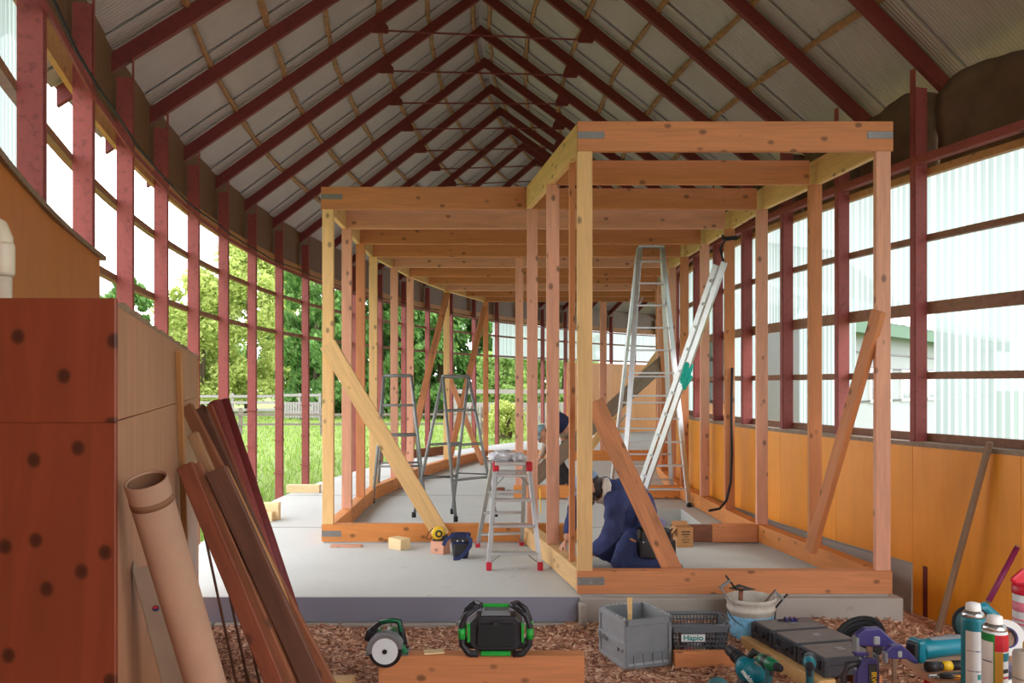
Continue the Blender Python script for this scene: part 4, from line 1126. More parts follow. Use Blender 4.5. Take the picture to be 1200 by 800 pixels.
for s in (-1, 1):
    for y in (.0, .135):
        pts = [Vector((s*.085, -.108, -y)), Vector((s*.135, -.102, -y)), Vector((s*.168, -.06, -y)), Vector((s*.170, .035, -y)), Vector((s*.150, .085, -y)), Vector((s*.105, .118, -y))]
        bm = B(); add_tube(bm, pts, [.016, .018, .016, .015, .015, .012], 10); bm.transform(rm); obj('roll_bar', bm, 'black', rd, smooth=True)
        bm = B(); add_tube(bm, [Vector((s*.1695, -.03, -y)), Vector((s*.1705, .022, -y))], .0185, 10); bm.transform(rm); obj('green_sleeve', bm, 'green', rd, smooth=True)
    bm = B(); add_prism(bm, [(s*.128, -.045), (s*.140, -.05), (s*.142, .04), (s*.128, .05)], -.012, .004); bm.transform(rm); obj('side_trim', bm, 'green', rd)
    for y in (0, .135): bm = B(); add_ball(bm, (s*.12, -.106, -y), (.028, .016, .02)); bm.transform(rm); obj('foot', bm, 'blacksoft', rd, smooth=True)
for zz in (.118, -.104):
    for y in ((.07,) if zz > 0 else (.0, .135)):
        bm = B(); add_box(bm, (.15 if zz < 0 else .14, .022 if zz < 0 else .016, .028), (0, zz, -y), bev=.005); bm.transform(rm); obj('green_bar' if zz < 0 else 'carry_handle', bm, 'green', rd)
for s in (-1, 1): bm = B(); add_tube(bm, [Vector((s*.105, .118, 0)), Vector((s*.072, .120, -.07)), Vector((s*.105, .118, -.135))], .012, 8); bm.transform(rm); obj('handle_arm', bm, 'black', rd, smooth=True)
tube_o('antenna', [sp(560, 741, YP-.012), sp(561.5, 728, YP-.012), sp(566, 708, YP-.012)], [.004, .0035, .003], 'blacksoft', rd, 8)

# ------------------------------------------------------------------ crate, basket, bucket
cz = .012
Cc = Vector((.625, 4.75, cz)); ang = math.atan2(.1, .273)
cr = thing('folding_crate', (Cc.x+.05, Cc.y+.2, cz), 'grey folding plastic crate standing open on the wood chips', 'crate')
Rm = Matrix.Translation(Cc) @ Matrix.Rotation(ang, 4, 'Z')       # x to the right face, y to the left face
LX, LY, LZ = .29, .33, .275
def cb_(name, boxes, mat, par=cr, bev=.002, Mx=Rm):
    bm = B()
    for size, loc in boxes: add_box(bm, size, loc, bev=bev)
    return obj(name, bm, mat, par, Mx.copy())
cb_('base', [((LX, LY, .012), (LX/2, LY/2, .006)), ((LX+.004, LY+.004, .03), (LX/2, LY/2, .017))], 'grey')
# right facing (camera) wall
cb_('wall', [((LX-.01, .010, LZ-.03), (LX/2, .010, LZ/2))] , 'greydark')
cb_('wall_ribs', [((LX, .016, .035), (LX/2, .004, LZ-.018)), ((.02, .016, LZ), (.01, .004, LZ/2)), ((.02, .016, LZ), (LX-.01, .004, LZ/2)), ((LX-.04, .014, .012), (LX/2, .004, .085)), ((LX, .016, .02), (LX/2, .004, .010)), ((.008, .014, .06), (.055, .003, .05)), ((.008, .014, .06), (.115, .003, .05)), ((.008, .014, .06), (.175, .003, .05)), ((.008, .014, .06), (.235, .003, .05)), ((.09, .02, .008), (LX/2, .004, LZ-.004))], 'greydark')
cb_('wall', [((LX, .012, LZ), (LX/2, LY-.006, LZ/2))], 'greydark')
lw = cb_('wall', [((.010, LY-.01, LZ-.03), (.010, LY/2, LZ/2))], 'grey')
cb_('wall_ribs', [((.016, LY, .028), (.004, LY/2, LZ-.016)), ((.02, LY, .045), (.002, LY/2, LZ*.47)), ((.016, LY, .018), (.004, LY/2, .009)), ((.014, LY-.05, .01), (.0035, LY/2, LZ*.90)), ((.016, .018, LZ), (.004, .012, LZ/2)), ((.016, .018, LZ), (.004, LY-.012, LZ/2)), ((.022, .07, .03), (.002, LY*.36, LZ*.36)), ((.022, .03, .02), (.002, LY*.12, LZ*.37))], 'grey')
cb_('wall', [((.012, LY, LZ), (LX-.006, LY/2, LZ/2))], 'grey')
bm = B()
for i in range(9):
    add_box(bm, (.016, .014, .008), (.005, .03+i*.034, LZ+.002)); add_box(bm, (.016, .014, .008), (LX-.005, .03+i*.034, LZ+.002)); add_box(bm, (.014, .016, .008), (.03+i*.028, LY-.005, LZ+.002))
obj('rim_teeth', bm, 'grey', cr, Rm.copy())
text_o('embossed_mark', 'Sanko', .045, 'greydark', cr, Rm @ Matrix.Translation((-.011, LY*.76, LZ*.45)) @ Matrix.Rotation(-PI/2, 4, 'Z') @ Matrix.Rotation(PI/2, 4, 'X'), .002, .0015)
p = Rm @ Vector((.12, .17, .02)); q_ = W(738, 700, p.y+.04)
hm = thing('hammer', p, 'wooden handle standing up out of the grey crate', 'hammer')
bm = B(); add_tube(bm, [p+Vector((0, 0, .02)), lerp(p, q_, .5), q_], [.011, .012, .015], 12); obj('handle', bm, 'pale', hm, smooth=True)
box_o('head', (.11, .03, .03), p+Vector((0, 0, .018)), 'darkmetal', hm, bev=.004)

# shopping basket
bk = thing('shopping_basket', (1.10, 5.0, cz), 'charcoal lattice shopping basket with a white shop label behind the low timber', 'basket')
bx0, bx1, by0, by1, bh = .94, 1.20, 4.93, 5.14, .20
def taper(u, v, w):   # u,v in 0..1 across, w height 0..1
    g = .035*w
    return Vector((bx0-g+(bx1-bx0+2*g)*u, by0-g+(by1-by0+2*g)*v, cz+bh*w))
def lattice(name, f, nu, nw, skip=None):
    bm = B()
    for i in range(nu+1): add_bar(bm, f(i/nu, 0), f(i/nu, 1), .006, .006)
    for j in range(nw+1): add_bar(bm, f(0, j/nw), f(1, j/nw), .006, .007)
    return obj(name, bm, 'basket', bk)
fr = lattice('front_lattice', lambda u, w: taper(u, 0, w), 16, 7); lattice('back_lattice', lambda u, w: taper(u, 1, w), 16, 7)
lattice('side_lattice', lambda u, w: taper(0, u, w), 11, 7); lattice('side_lattice', lambda u, w: taper(1, u, w), 11, 7); lattice('bottom_lattice', lambda u, w: taper(u, w, 0), 14, 10)
bm = B(); add_tube(bm, [taper(u, v, 1)+Vector((0, 0, .004)) for u, v in ((0, 0), (1, 0), (1, 1), (0, 1))], .011, 8, closed=True); obj('rim', bm, 'basket', bk)
bm = B(); a = taper(.03, 0, .93)+Vector((0, -.006, 0)); b = taper(.97, 0, .93)+Vector((0, -.006, 0)); add_bar(bm, a, b, .012, .03); a = taper(.5, 0, .62)+Vector((.0, -.004, 0)); add_box(bm, (.14, .016, .06), taper(.36, 0, .70)+Vector((0, -.012, 0)), bev=.002); obj('label_plate', bm, 'basket', bk)
bm = B(); add_tube(bm, [taper(.9, .1, 1.03), taper(1.04, .3, 1.10), taper(1.04, .7, 1.10), taper(.9, .95, 1.03)], .007, 8); obj('handle', bm, 'basket', bk, smooth=True)
bm = B(); add_tube(bm, [taper(.06, .1, 1.03), taper(.0, .35, 1.06), taper(.0, .7, 1.06), taper(.06, .95, 1.03)], .007, 8); obj('handle', bm, 'basket', bk, smooth=True)
lc = taper(.36, 0, .70)+Vector((0, -.022, 0))
lp_ = box_o('shop_label', (.135, .003, .040), lc, 'labelwhite', bk, bev=.001)
text_o('lettering', 'Hapio', .041, 'labelteal', lp_, Matrix.Translation(lc+Vector((0, -.002, .001))) @ Matrix.Rotation(PI/2, 4, 'X') @ Matrix.Diagonal((1.15, 1, 1, 1)), .0006, .0011)
random.seed(5)
for i, (m_, l_) in enumerate((('pinklabel', 'pink packet lying inside the lattice basket'), ('white', 'white packet lying inside the lattice basket'), ('offwhite', 'cream packet at the back inside the lattice basket'), ('black', 'black packet leaning inside the lattice basket'))):
    props(box_o('packet', (.075, .05, .045), (1.02+.045*i-.02*(i == 2), 5.0+.05*(i % 2), cz+.03+.02*(i % 2)), m_, None, Euler((.1*i, .2, .5*i)).to_matrix(), .008), l_, 'packet')
props(beam('low_timber', (.905, 4.82, .055), (1.27, 4.825, .055), .045, .09, 'fir'), 'short orange timber lying before the basket and bucket', 'timber')

# bucket
Bc = Vector((1.457, 5.26, .045))
bu = thing('bucket', Bc, 'white plastic bucket with chipped blue paint on its lower half', 'bucket')
bmx = Matrix.Translation(Bc)
lathe_o('shell', [(.118, 0), (.125, .0), (.140, .17), (.146, .175), (.146, .19), (.142, .195), (.143, .225), (.150, .230), (.150, .250), (.144, .252), (.138, .25), (.118, .012), (0, .01)], 'offwhite', bu, bmx, 36, cap=False)
lathe_o('paint_band', [(.1255, .004), (.1385, .150), (.1392, .150), (.1262, .004)], 'bluepaint', bu, bmx, 36, cap=False)
bm = B(); add_tube(bm, [Bc+Vector((.147*math.cos(a), .147*math.sin(a)-.02*math.sin(a), .185-.10*abs(math.sin(a)))) for a in [PI+PI*i/16 for i in range(17)]], .003, 6); obj('bail', bm, 'darkmetal', bu, smooth=True)
lathe_o('contents', [(.0, .15), (.125, .15)], 'chipbase', bu, bmx, 24, cap=False)
tr = thing('trowel', Bc+Vector((-.08, 0, .15)), 'dark flat trowel sticking up from the left of the bucket', 'trowel')
bm = B(); add_prism(bm, [(-.075, 0), (0, .05), (.085, -.015), (0, -.03)], -.002, .002); bm.transform(Matrix.Translation(Bc+Vector((-.065, -.02, .305))) @ Euler((.25, 0, 0)).to_matrix().to_4x4()); obj('blade', bm, 'darkmetal', tr)
tube_o('shank', [Bc+Vector((-.07, -.02, .152)), Bc+Vector((-.065, -.02, .31))], .014, 'oldboard', tr)
def barclamp(name, p, q_, label):
    t = thing(name, p, label, 'clamp'); bm = B(); add_bar(bm, p, q_, .022, .007); obj('bar', bm, 'chrome', t)
    d = (q_-p).normalized(); s = Vector((d.z, 0, -d.x)).normalized()
    bm = B(); add_bar(bm, q_-d*.01, q_-d*.01+s*.075, .02, .016, bev=.003); obj('jaw', bm, 'steelgrey', t)
    tube_o('spindle', [q_+s*.07+d*.03, q_+s*.07-d*.08], .006, 'darkmetal', t, 8); return t
barclamp('bar_clamp', Bc+Vector((-.075, -.06, .152)), W(843, 687, 5.18), 'bright bar clamp leaning out of the bucket to the left')
barclamp('bar_clamp', Bc+Vector((.02, -.03, .152)), W(909, 691, 5.25), 'short steel bar clamp leaning out of the bucket to the right')

# ------------------------------------------------------------------ timber with tool cases
A_ = Vector((1.362, 5.135, 0)); u_ = Vector((.235, -.972, 0)).normalized(); v_ = Vector((u_.y*-1, u_.x, 0))
tz = .085
def tp(u, v, z): return A_+u_*u+v_*v+Vector((0, 0, z))
props(beam('long_timber', tp(0, .05, tz/2+.005), tp(.80, .05, tz/2+.005), .1, tz, 'pale'), 'long pale timber running towards the camera under the tool cases', 'timber')
props(beam('rear_timber', tp(.0, .33, tz/2+.005), tp(.80, .33, tz/2+.005), .08, tz, 'fir'), 'timber under the back edge of the tool cases', 'timber')
for i, (u0, u1, v1, lab_) in enumerate(((.04, .27, .42, 'farthest of the three black tool cases, beside the bucket'), (.28, .52, .42, 'middle one of the three black tool cases'), (.53, .78, .37, 'nearest of the three black tool cases, at the timber end'))):
    v0 = .045; z0 = tz+.006; hh = .10
    tc_ = thing('tool_case', tp((u0+u1)/2, (v0+v1)/2, z0), lab_, 'tool case', group='black tool cases on the long timber')
    m = Matrix((u_, v_, Vector((0, 0, 1)))).transposed().to_4x4(); m.translation = tp((u0+u1)/2, (v0+v1)/2, z0)
    lu, lv = u1-u0, v1-v0
    def cs(name, boxes, mat, par=tc_, bev=.006):
        bm = B()
        for size, loc in boxes: add_box(bm, size, loc, bev=bev)
        return obj(name, bm, mat, par, m.copy())
    cs('body', [((lu-.012, lv-.012, .055), (0, 0, .028))], 'casebody'); cs('lid', [((lu-.012, lv-.012, .044), (0, 0, .078))], 'casebody')
    cs('lid_top', [((lu-.035, lv-.03, .006), (0, 0, .100))], 'casetop', bev=.002)
    cs('rim', [((lu, lv, .008), (0, 0, .055))], 'casebody', bev=.002)
    for su in (-1, 1):
        for sv in (-1, 1): cs('corner', [((.03, .03, .092), (su*(lu/2-.015), sv*(lv/2-.015), .048))], 'casebody', bev=.004)
    for su in (-1, 1): cs('latch', [((.03, .012, .05), (su*lu*.30, -lv/2-.002, .055)), ((.022, .006, .012), (su*lu*.30, -lv/2-.008, .068))], 'black', bev=.003)
    hb_ = B(); add_tube(hb_, [(-lu*.16, -lv/2, .05), (-lu*.16, -lv/2-.022, .048), (lu*.16, -lv/2-.022, .048), (lu*.16, -lv/2, .05)], .008, 8); obj('handle', hb_, 'black', tc_, m.copy(), smooth=True)
    cs('mark', [((.012, .04, .001), (-.02, .02, .1036)), ((.012, .04, .001), (.005, .02, .1036))], 'grey', bev=0)
p = tp(.12, .24, tz+.116)
pc = thing('spring_clamp', p, 'small violet clamp lying on the farthest tool case', 'clamp')
bm = B(); add_bar(bm, p+Vector((-.06, 0, 0)), p+Vector((.04, 0, .0)), .012, .008); obj('bar', bm, 'darkmetal', pc)
for dx in (-.01, .02, .045): box_o('jaw', (.016, .05, .02), p+Vector((dx, 0, .006)), 'violet', pc, bev=.004)
# coiled black hose
p = Vector((2.03, 4.98, .02)); cl = thing('coiled_hose', p, 'coil of black flex and clear hose on the chips behind the tool cases', 'hose')
bm = B()
for j in range(4): add_tube(bm, [p+Vector((.11*math.cos(a)*(1+.05*j)-.02, .09*math.sin(a), .04+.025*j+.08*max(0, math.sin(a+.6)))) for a in [2*PI*i/24 for i in range(24)]], .017, 8, closed=True)
obj('flex', bm, 'blacksoft', cl, smooth=True)
bm = B(); add_tube(bm, [p+Vector((.02+.09*math.cos(a), -.05+.03*math.sin(a), .05+.10*math.sin(a))) for a in [PI*i/12 for i in range(13)]], .015, 8); obj('clear_hose', bm, 'clearbag', cl, smooth=True)
bm = B(); add_box(bm, (.05, .03, .03), p+Vector((-.15, -.02, .10)), bev=.006); obj('plug', bm, 'yellow', cl)
# ------------------------------------------------------------------ bench with cans and tools, right foreground
TT = .655
wb = thing('work_bench', (1.8, 2.8, 0), 'low plywood bench with red legs in the right foreground', 'bench')
bm = B(); add_prism(bm, [(1.335, 2.955), (1.355, 2.25), (2.45, 2.25), (2.45, 3.55)], TT-.022, TT, bev=.002); obj('board', bm, 'pinkply', wb)
for (x, y, dx, dy) in ((1.40, 2.87, -.075, .0), (1.42, 2.32, -.06, -.05), (2.38, 2.32, .06, -.05), (2.38, 3.42, .06, .06)):
    bm = B(); add_tube(bm, [(x+dx*2.2, y+dy*2.2, 0), (x, y, TT-.022)], .019, 12); lg = obj('leg', bm, 'redpaint', wb, smooth=True)
    lathe_o('rubber_foot', [(.025, 0), (.025, .03), (.02, .035)], 'blacksoft', lg, Matrix.Translation((x+dx*2.2, y+dy*2.2, 0)), 12)
beam('cross_rail', (1.42, 2.32, TT-.04), (1.41, 2.86, TT-.04), .04, .03, 'redpaint', wb); beam('cross_rail', (2.38, 2.32, TT-.04), (2.38, 3.4, TT-.04), .04, .03, 'redpaint', wb)
def can(x, y, r, h, mats, label, nozzle=None, bands=()):
    t = thing('spray_can', (x, y, TT), label, 'can'); m = Matrix.Translation((x, y, TT+.001))
    lathe_o('body', [(r*.93, 0), (r, .004), (r, h-.012), (r*.93, h-.002)], mats[0], t, m, 28)
    lathe_o('top_rim', [(r*.96, h-.003), (r*.98, h+.003), (r*.80, h+.012), (r*.5, h+.020), (r*.35, h+.022)], 'chrome', t, m, 28)
    lathe_o('valve_cap', [(r*.62, h+.010), (r*.66, h+.018), (r*.60, h+.036), (r*.2, h+.040)], 'white', t, m, 20)
    for name, a0, a1, z0, z1, mt in bands:
        bm = B(); n = 10; prev = None
        for i in range(n+1):
            a = math.radians(a0+(a1-a0)*i/n); q = [bm.verts.new((rr*math.cos(a), rr*math.sin(a), z)) for rr, z in ((r+.0004, z0*h), (r+.0004, z1*h), (r+.0012, z1*h), (r+.0012, z0*h))]
            if prev:
                for k in range(4): bm.faces.new((prev[k], prev[(k+1) % 4], q[(k+1) % 4], q[k]))
            else: bm.faces.new(q)
            prev = q
        bm.faces.new(prev); obj(name, bm, mt, t, m.copy())
    return t
def lines(a0, a1, zs, mt='greydark'): return [('print', a0, a1, z, z+.012, mt) for z in zs]
can(1.402, 2.62, .0335, .232, ('teal',), 'turquoise spray can, leftmost of the cans on the bench',
    bands=[('label', 206, 318, .10, .82, 'labelwhite')]+lines(212, 312, (.56, .30), 'navycloth')+[('print', 262, 312, .20, .27, 'labelteal')])
can(1.400, 2.50, .0345, .226, ('labelwhite',), 'spray can with red, green and gold print, middle of the cans',
    bands=[('print', 165, 236, .86, .96, 'cangreen'), ('print', 241, 330, .74, .95, 'canred'), ('print', 241, 278, .05, .735, 'cangold'), ('print', 236, 241, .05, .96, 'cangreen')]
    + [('print', 279, 312, .47, .52, 'ink'), ('print', 279, 316, .40, .425, 'canred'), ('print', 279, 325, .62, .72, 'teal'), ('print', 180, 230, .60, .612, 'navycloth'), ('print', 180, 230, .28, .292, 'navycloth'), ('print', 279, 292, .18, .24, 'cangreen')])
t = thing('sealant_cartridge', (1.425, 2.39, TT), 'grey white cartridge with a pale yellow nozzle, rightmost of the cans', 'cartridge'); m = Matrix.Translation((1.425, 2.39, TT+.001))
lathe_o('body', [(.034, 0), (.034, .185), (.032, .188), (.032, .192), (.022, .195)], 'offwhite', t, m, 28); lathe_o('nozzle', [(.014, .193), (.010, .215), (.004, .245)], 'pvc', t, m @ Matrix.Rotation(.05, 4, 'X'), 14)
lathe_o('nozzle_tip', [(.0115, .20), (.0115, .218), (.006, .222)], 'yellow', t, m @ Matrix.Translation((.004, 0, 0)), 14); lathe_o('crimp_ring', [(.0346, .12), (.0350, .122), (.0346, .124)], 'steelgrey', t, m, 28, cap=False)
# wipes tub with red lid
x, y = 1.905, 3.18; t = thing('wipes_tub', (x, y, TT), 'white and pink tub with a red flip lid at the right border', 'tub'); m = Matrix.Translation((x, y, TT+.001))
lathe_o('body', [(.046, 0), (.052, .003), (.052, .165), (.048, .168)], 'labelwhite', t, m, 28)
for z0, z1 in ((.05, .058), (.066, .074), (.10, .135)): lathe_o('print_band', [(.0523, z0), (.0528, z0+.001), (.0528, z1), (.0523, z1)], 'pinklabel', t, m, 28, cap=False)
lathe_o('lid', [(.054, .162), (.055, .165), (.055, .190), (.048, .197), (0, .198)], 'redplastic', t, m, 28)
bm = B(); add_box(bm, (.07, .012, .055), (0, 0, .028), bev=.01, seg=2); obj('flip_cap', bm, 'redplastic', t, m @ Matrix.Translation((.005, .02, .19)) @ Matrix.Rotation(-.7, 4, 'Y'))
# grinder lying on the bench
p, q = W(1071, 763, 2.90), W(1146, 757, 2.98); p.z = q.z = TT+.040
gr = thing('angle_grinder', (p+q)/2*1.0-Vector((0, 0, .04)), 'teal cordless tool with a thick barrel lying on the bench', 'power tool')
dx = (q-p).normalized()
bm = B(); add_tube(bm, [p+dx*.02, p+dx*.03, p+dx*.10, p+dx*.20, q], [.030, .035, .032, .030, .034], 16); obj('barrel', bm, 'teal', gr, smooth=True)
fm = axis_m(p, dx)
bm = B(); add_box(bm, (.062, .078, .032), (0, 0, .012), bev=.012, seg=2); obj('battery_dock', bm, 'teal', gr, fm.copy())
bm = B(); add_box(bm, (.045, .060, .020), (0, 0, -.006), bev=.006, seg=2); obj('battery_face', bm, 'black', gr, fm.copy())
bm = B(); add_bar(bm, p+dx*.06+Vector((0, 0, .030)), p+dx*.20+Vector((0, 0, .029)), .025, .012, bev=.004); obj('switch', bm, 'greydark', gr)
bm = B(); add_lathe(bm, [(0, 0), (.05, 0), (.055, .012), (.03, .03), (0, .032)], 20, Matrix.Translation(q+dx*.03+Vector((0, 0, -.030)))); obj('gear_head', bm, 'darkmetal', gr, smooth=True)
# torch, pliers, rod, level
p, q = W(1086, 774, 2.80), W(1127, 771, 2.82); p.z = q.z = TT+.017
to = thing('torch', (p+q)/2-Vector((0, 0, .017)), 'black torch with a yellow ring lying before the teal barrel tool', 'torch'); d = q-p
for nm, a, b, r, mt in (('head', 0, .3, .0165, 'black'), ('neck', .3, .42, .014, 'black'), ('ring', .42, .68, .0155, 'yellow'), ('tail', .68, 1.3, .0155, 'black')):
    bm = B(); add_tube(bm, [p+d*a, p+d*b], r, 14); obj(nm, bm, mt, to, smooth=True)
p = W(1088, 786, 2.73); p.z = TT+.008
pl_ = thing('pliers', p, 'small pliers with black and orange grips at the bench edge', 'pliers')
bm = B(); add_bar(bm, p, p+Vector((.035, .0, .002)), .016, .010, bev=.003); obj('jaws', bm, 'chrome', pl_)
bm = B(); add_tube(bm, [p+Vector((.03, 0, .002)), p+Vector((.06, .018, .003)), p+Vector((.12, .02, .002))], .0065, 8); obj('grip', bm, 'black', pl_, smooth=True)
bm = B(); add_tube(bm, [p+Vector((.03, 0, .002)), p+Vector((.06, -.008, .003)), p+Vector((.12, -.006, .002))], .0065, 8); g_ = obj('grip', bm, 'black', pl_, smooth=True)
bm = B(); add_box(bm, (.03, .014, .013), p+Vector((.085, -.006, .002)), bev=.003); obj('orange_sleeve', bm, 'orange', g_)
p, q = Vector((1.37, 2.66, TT+.008)), Vector((1.52, 2.72, TT+.008)); props(tube_o('steel_bar', [p, q], .007, 'steelgrey'), 'grey steel bar on the near left corner of the bench', 'bar')
p, q = Vector((1.395, 3.0, TT+.013)), Vector((1.66, 3.14, TT+.013))
lv_ = thing('spirit_level', (p+q)/2-Vector((0, 0, .013)), 'slim white and maroon measuring bar behind the teal barrel tool', 'level')
beam('bar', p, q, .02, .024, 'labelwhite', lv_); beam('stripe', lerp(p, q, .02)+Vector((.004, -.009, -.002)), lerp(p, q, .6)+Vector((.004, -.009, -.002)), .004, .016, 'lilac', lv_)
# round saw standing at the back and a roll of tape
p = W(1139, 733, 3.12); p.z = TT+.066
rs = thing('plunge_saw', p-Vector((0, 0, .066)), 'teal saw with a dark round guard behind the turquoise can', 'power tool')
fm = axis_m(p, (-.75, -.62, .15))
bm = B(); add_lathe(bm, [(0, -.02), (.058, -.02), (.065, -.012), (.065, .012), (.058, .02), (0, .02)], 28); obj('guard', bm, 'tealgrey', rs, fm.copy(), smooth=True)
bm = B(); add_lathe(bm, [(.050, .0205), (.058, .022), (.0655, .014), (.0655, -.014), (.060, -.022)], 28, cap=False); obj('rubber_rim', bm, 'blacksoft', rs, fm.copy(), smooth=True)
bm = B(); add_tube(bm, [p+Vector((.01, .02, .04)), p+Vector((.06, .03, .055)), p+Vector((.10, .03, .02)), p+Vector((.11, .03, -.04))], [.018, .02, .02, .022], 10); obj('handle', bm, 'teal', rs, smooth=True)
box_o('foot_plate', (.12, .10, .008), p+Vector((-.0, .02, -.060)), 'teal', rs, bev=.002)
p = W(1178, 744, 2.98); p.z = TT+.058
rl_ = thing('tape_roll', p-Vector((0, 0, .058)), 'white banded roll with a violet core standing between cans and tub', 'tape roll')
fm = axis_m(p, (-.35, -.9, .35))
bm = B(); add_lathe(bm, [(.036, -.024), (.060, -.024), (.060, .024), (.036, .024), (.036, -.024)], 32, cap=False); obj('band', bm, 'white', rl_, fm.copy(), smooth=False)
bm = B(); add_lathe(bm, [(.031, -.0245), (.0362, -.0245), (.0362, .0245), (.031, .0245), (.031, -.0245)], 32, cap=False); obj('core', bm, 'violet', rl_, fm.copy())
bm = B(); add_box(bm, (.16, .012, .012), bev=.003); props(obj('white_rod', bm, 'white', None, Matrix.Translation((1.56, 2.62, TT+.045)) @ Euler((0, -.25, .12)).to_matrix().to_4x4()), 'white plastic rod slanting behind the middle can', 'rod')
props(box_o('blue_pack', (.10, .07, .05), (1.60, 2.72, TT+.026), 'lavender', None, Euler((0, 0, .3)).to_matrix(), .012), 'grey blue soft pack lying behind the printed can', 'packet')

# violet trigger clamps standing at the bench corner
def qclamp(name, x, y, zt, s, label, ang=0.0, text=True):
    t = thing(name, (x, y, .012), label, 'clamp', rz=ang); R = wm(t); R.translation = Vector((x, y, 0))
    def ob(nm, bm, mt, par=t, smooth=False): return obj(nm, bm, mt, par, R.copy(), smooth=smooth)
    bm = B(); add_box(bm, (.020*s, .008, zt-.014), (0, 0, (zt+.014)/2), bev=.001); ob('bar', bm, 'stick')
    bm = B(); add_prism(bm, [(-.045*s, -.03*s), (-.05*s, .005*s), (-.02*s, .028*s), (.03*s, .03*s), (.085*s, -.02*s), (.115*s, -.055*s), (.10*s, -.062*s), (.05*s, -.035*s), (.012*s, -.034*s)], -.016*s, .016*s, Matrix.Rotation(PI/2, 4, 'X'), .005*s)
    bm.transform(Matrix.Translation((0, 0, zt))); h = ob('head', bm, 'violet')
    bm = B(); add_box(bm, (.016*s, .034*s, .05*s), (-.046*s, 0, zt-.025*s), bev=.004*s); ob('pad', bm, 'greydark')
    bm = B(); add_box(bm, (.022*s, .04*s, .03*s), (.018*s, 0, zt-.012*s), bev=.004*s); ob('head_plate', bm, 'grey', h)
    return t, R, ob
t, R, ob = qclamp('trigger_clamp', 1.215, 2.93, .735, 1.0, 'larger violet and grey trigger clamp standing at the left end of the bench')
bm = B(); add_prism(bm, [(-.045, -.14), (.025, -.14), (.035, .0), (.025, .06), (-.02, .065), (-.045, .02)], -.017, .017, Matrix.Rotation(PI/2, 4, 'X'), .006); bm.transform(Matrix.Translation((-.005, 0, .60))); hb2 = ob('handle_body', bm, 'violet')
bm = B(); add_box(bm, (.030, .004, .14), (.004, -.019, .575), bev=.001); gp = ob('grip_panel', bm, 'black', hb2)
text_o('lettering', 'IRWIN', .024, 'yellow', gp, R @ Matrix.Translation((.006, -.0225, .585)) @ Matrix.Rotation(PI/2, 4, 'X') @ Matrix.Rotation(-PI/2, 4, 'Z'), .0005, .0006)
bm = B(); add_tube(bm, [(-.03, 0, .645), (-.075, 0, .635), (-.09, 0, .60), (-.085, 0, .55)], [.012, .013, .012, .010], 10); ob('trigger', bm, 'black', hb2, True)
bm = B(); add_box(bm, (.05, .03, .012), (-.03, 0, .675), bev=.004); ob('release_lever', bm, 'violet', hb2)
t, R, ob = qclamp('trigger_clamp', 1.255, 2.83, .715, .72, 'smaller dark violet trigger clamp in front of the larger one', .15)
bm = B(); add_box(bm, (.05, .03, .10), (.0, 0, .48), bev=.008); hb2 = ob('handle_body', bm, 'violet'); bm = B(); add_box(bm, (.02, .034, .018), (-.02, 0, .60), bev=.004); ob('release_lever', bm, 'violet', hb2)
bm = B(); add_box(bm, (.014, .02, .2), (.032, 0, .50), bev=.003); ob('trigger', bm, 'black', hb2)

# blower, drills and grinder on the chips before the timber
p, q, r_ = W(856, 762, 4.62), W(876, 780, 4.45), W(888, 788, 4.40)
bl = thing('blower', (q.x+.03, q.y, .012), 'teal and black cordless blower lying before the long timber', 'power tool')
bm = B(); add_tube(bm, [p+(p-q)*.1, p, lerp(p, q, .55), q, q+(q-p)*.2], [.026, .030, .032, .036, .034], 16); obj('nozzle', bm, 'black', bl, smooth=True)
for f in (.35, .5, .65):
    c0 = lerp(p, q, f); bm = B(); add_lathe(bm, [(.034, -.006), (.037, -.003), (.037, .003), (.034, .006)], 16, axis_m(c0, q-p), cap=False); obj('nozzle_ring', bm, 'blacksoft', bl)
c0 = W(879, 786, 4.42)
bm = B(); add_ball(bm, c0, (.085, .06, .066), 18, 12, Euler((0, .75, 0)).to_matrix()); bd = obj('body', bm, 'teal', bl, smooth=True)
bm = B(); add_tube(bm, [c0+Vector((-.015, 0, .055)), c0+Vector((.02, -.0, .10)), c0+Vector((.055, 0, .075)), c0+Vector((.075, .0, .0))], [.018, .020, .018, .022], 10); obj('handle', bm, 'black', bl, smooth=True)
bm = B(); add_ball(bm, c0+Vector((-.02, 0, -.075)), (.05, .05, .058), 14, 10); obj('base', bm, 'black', bl, smooth=True)
text_o('lettering', 'makita', .034, 'white', bd, Matrix.Translation(c0+Vector((-.028, -.060, -.012))) @ Matrix.Rotation(PI/2, 4, 'X') @ Matrix.Rotation(-.9, 4, 'Z'), .003, .0006)
box_o('sticker', (.04, .003, .014), c0+Vector((.024, -.056, .055)), 'labelwhite', bd, Euler((.5, .6, 0)).to_matrix(), .001)
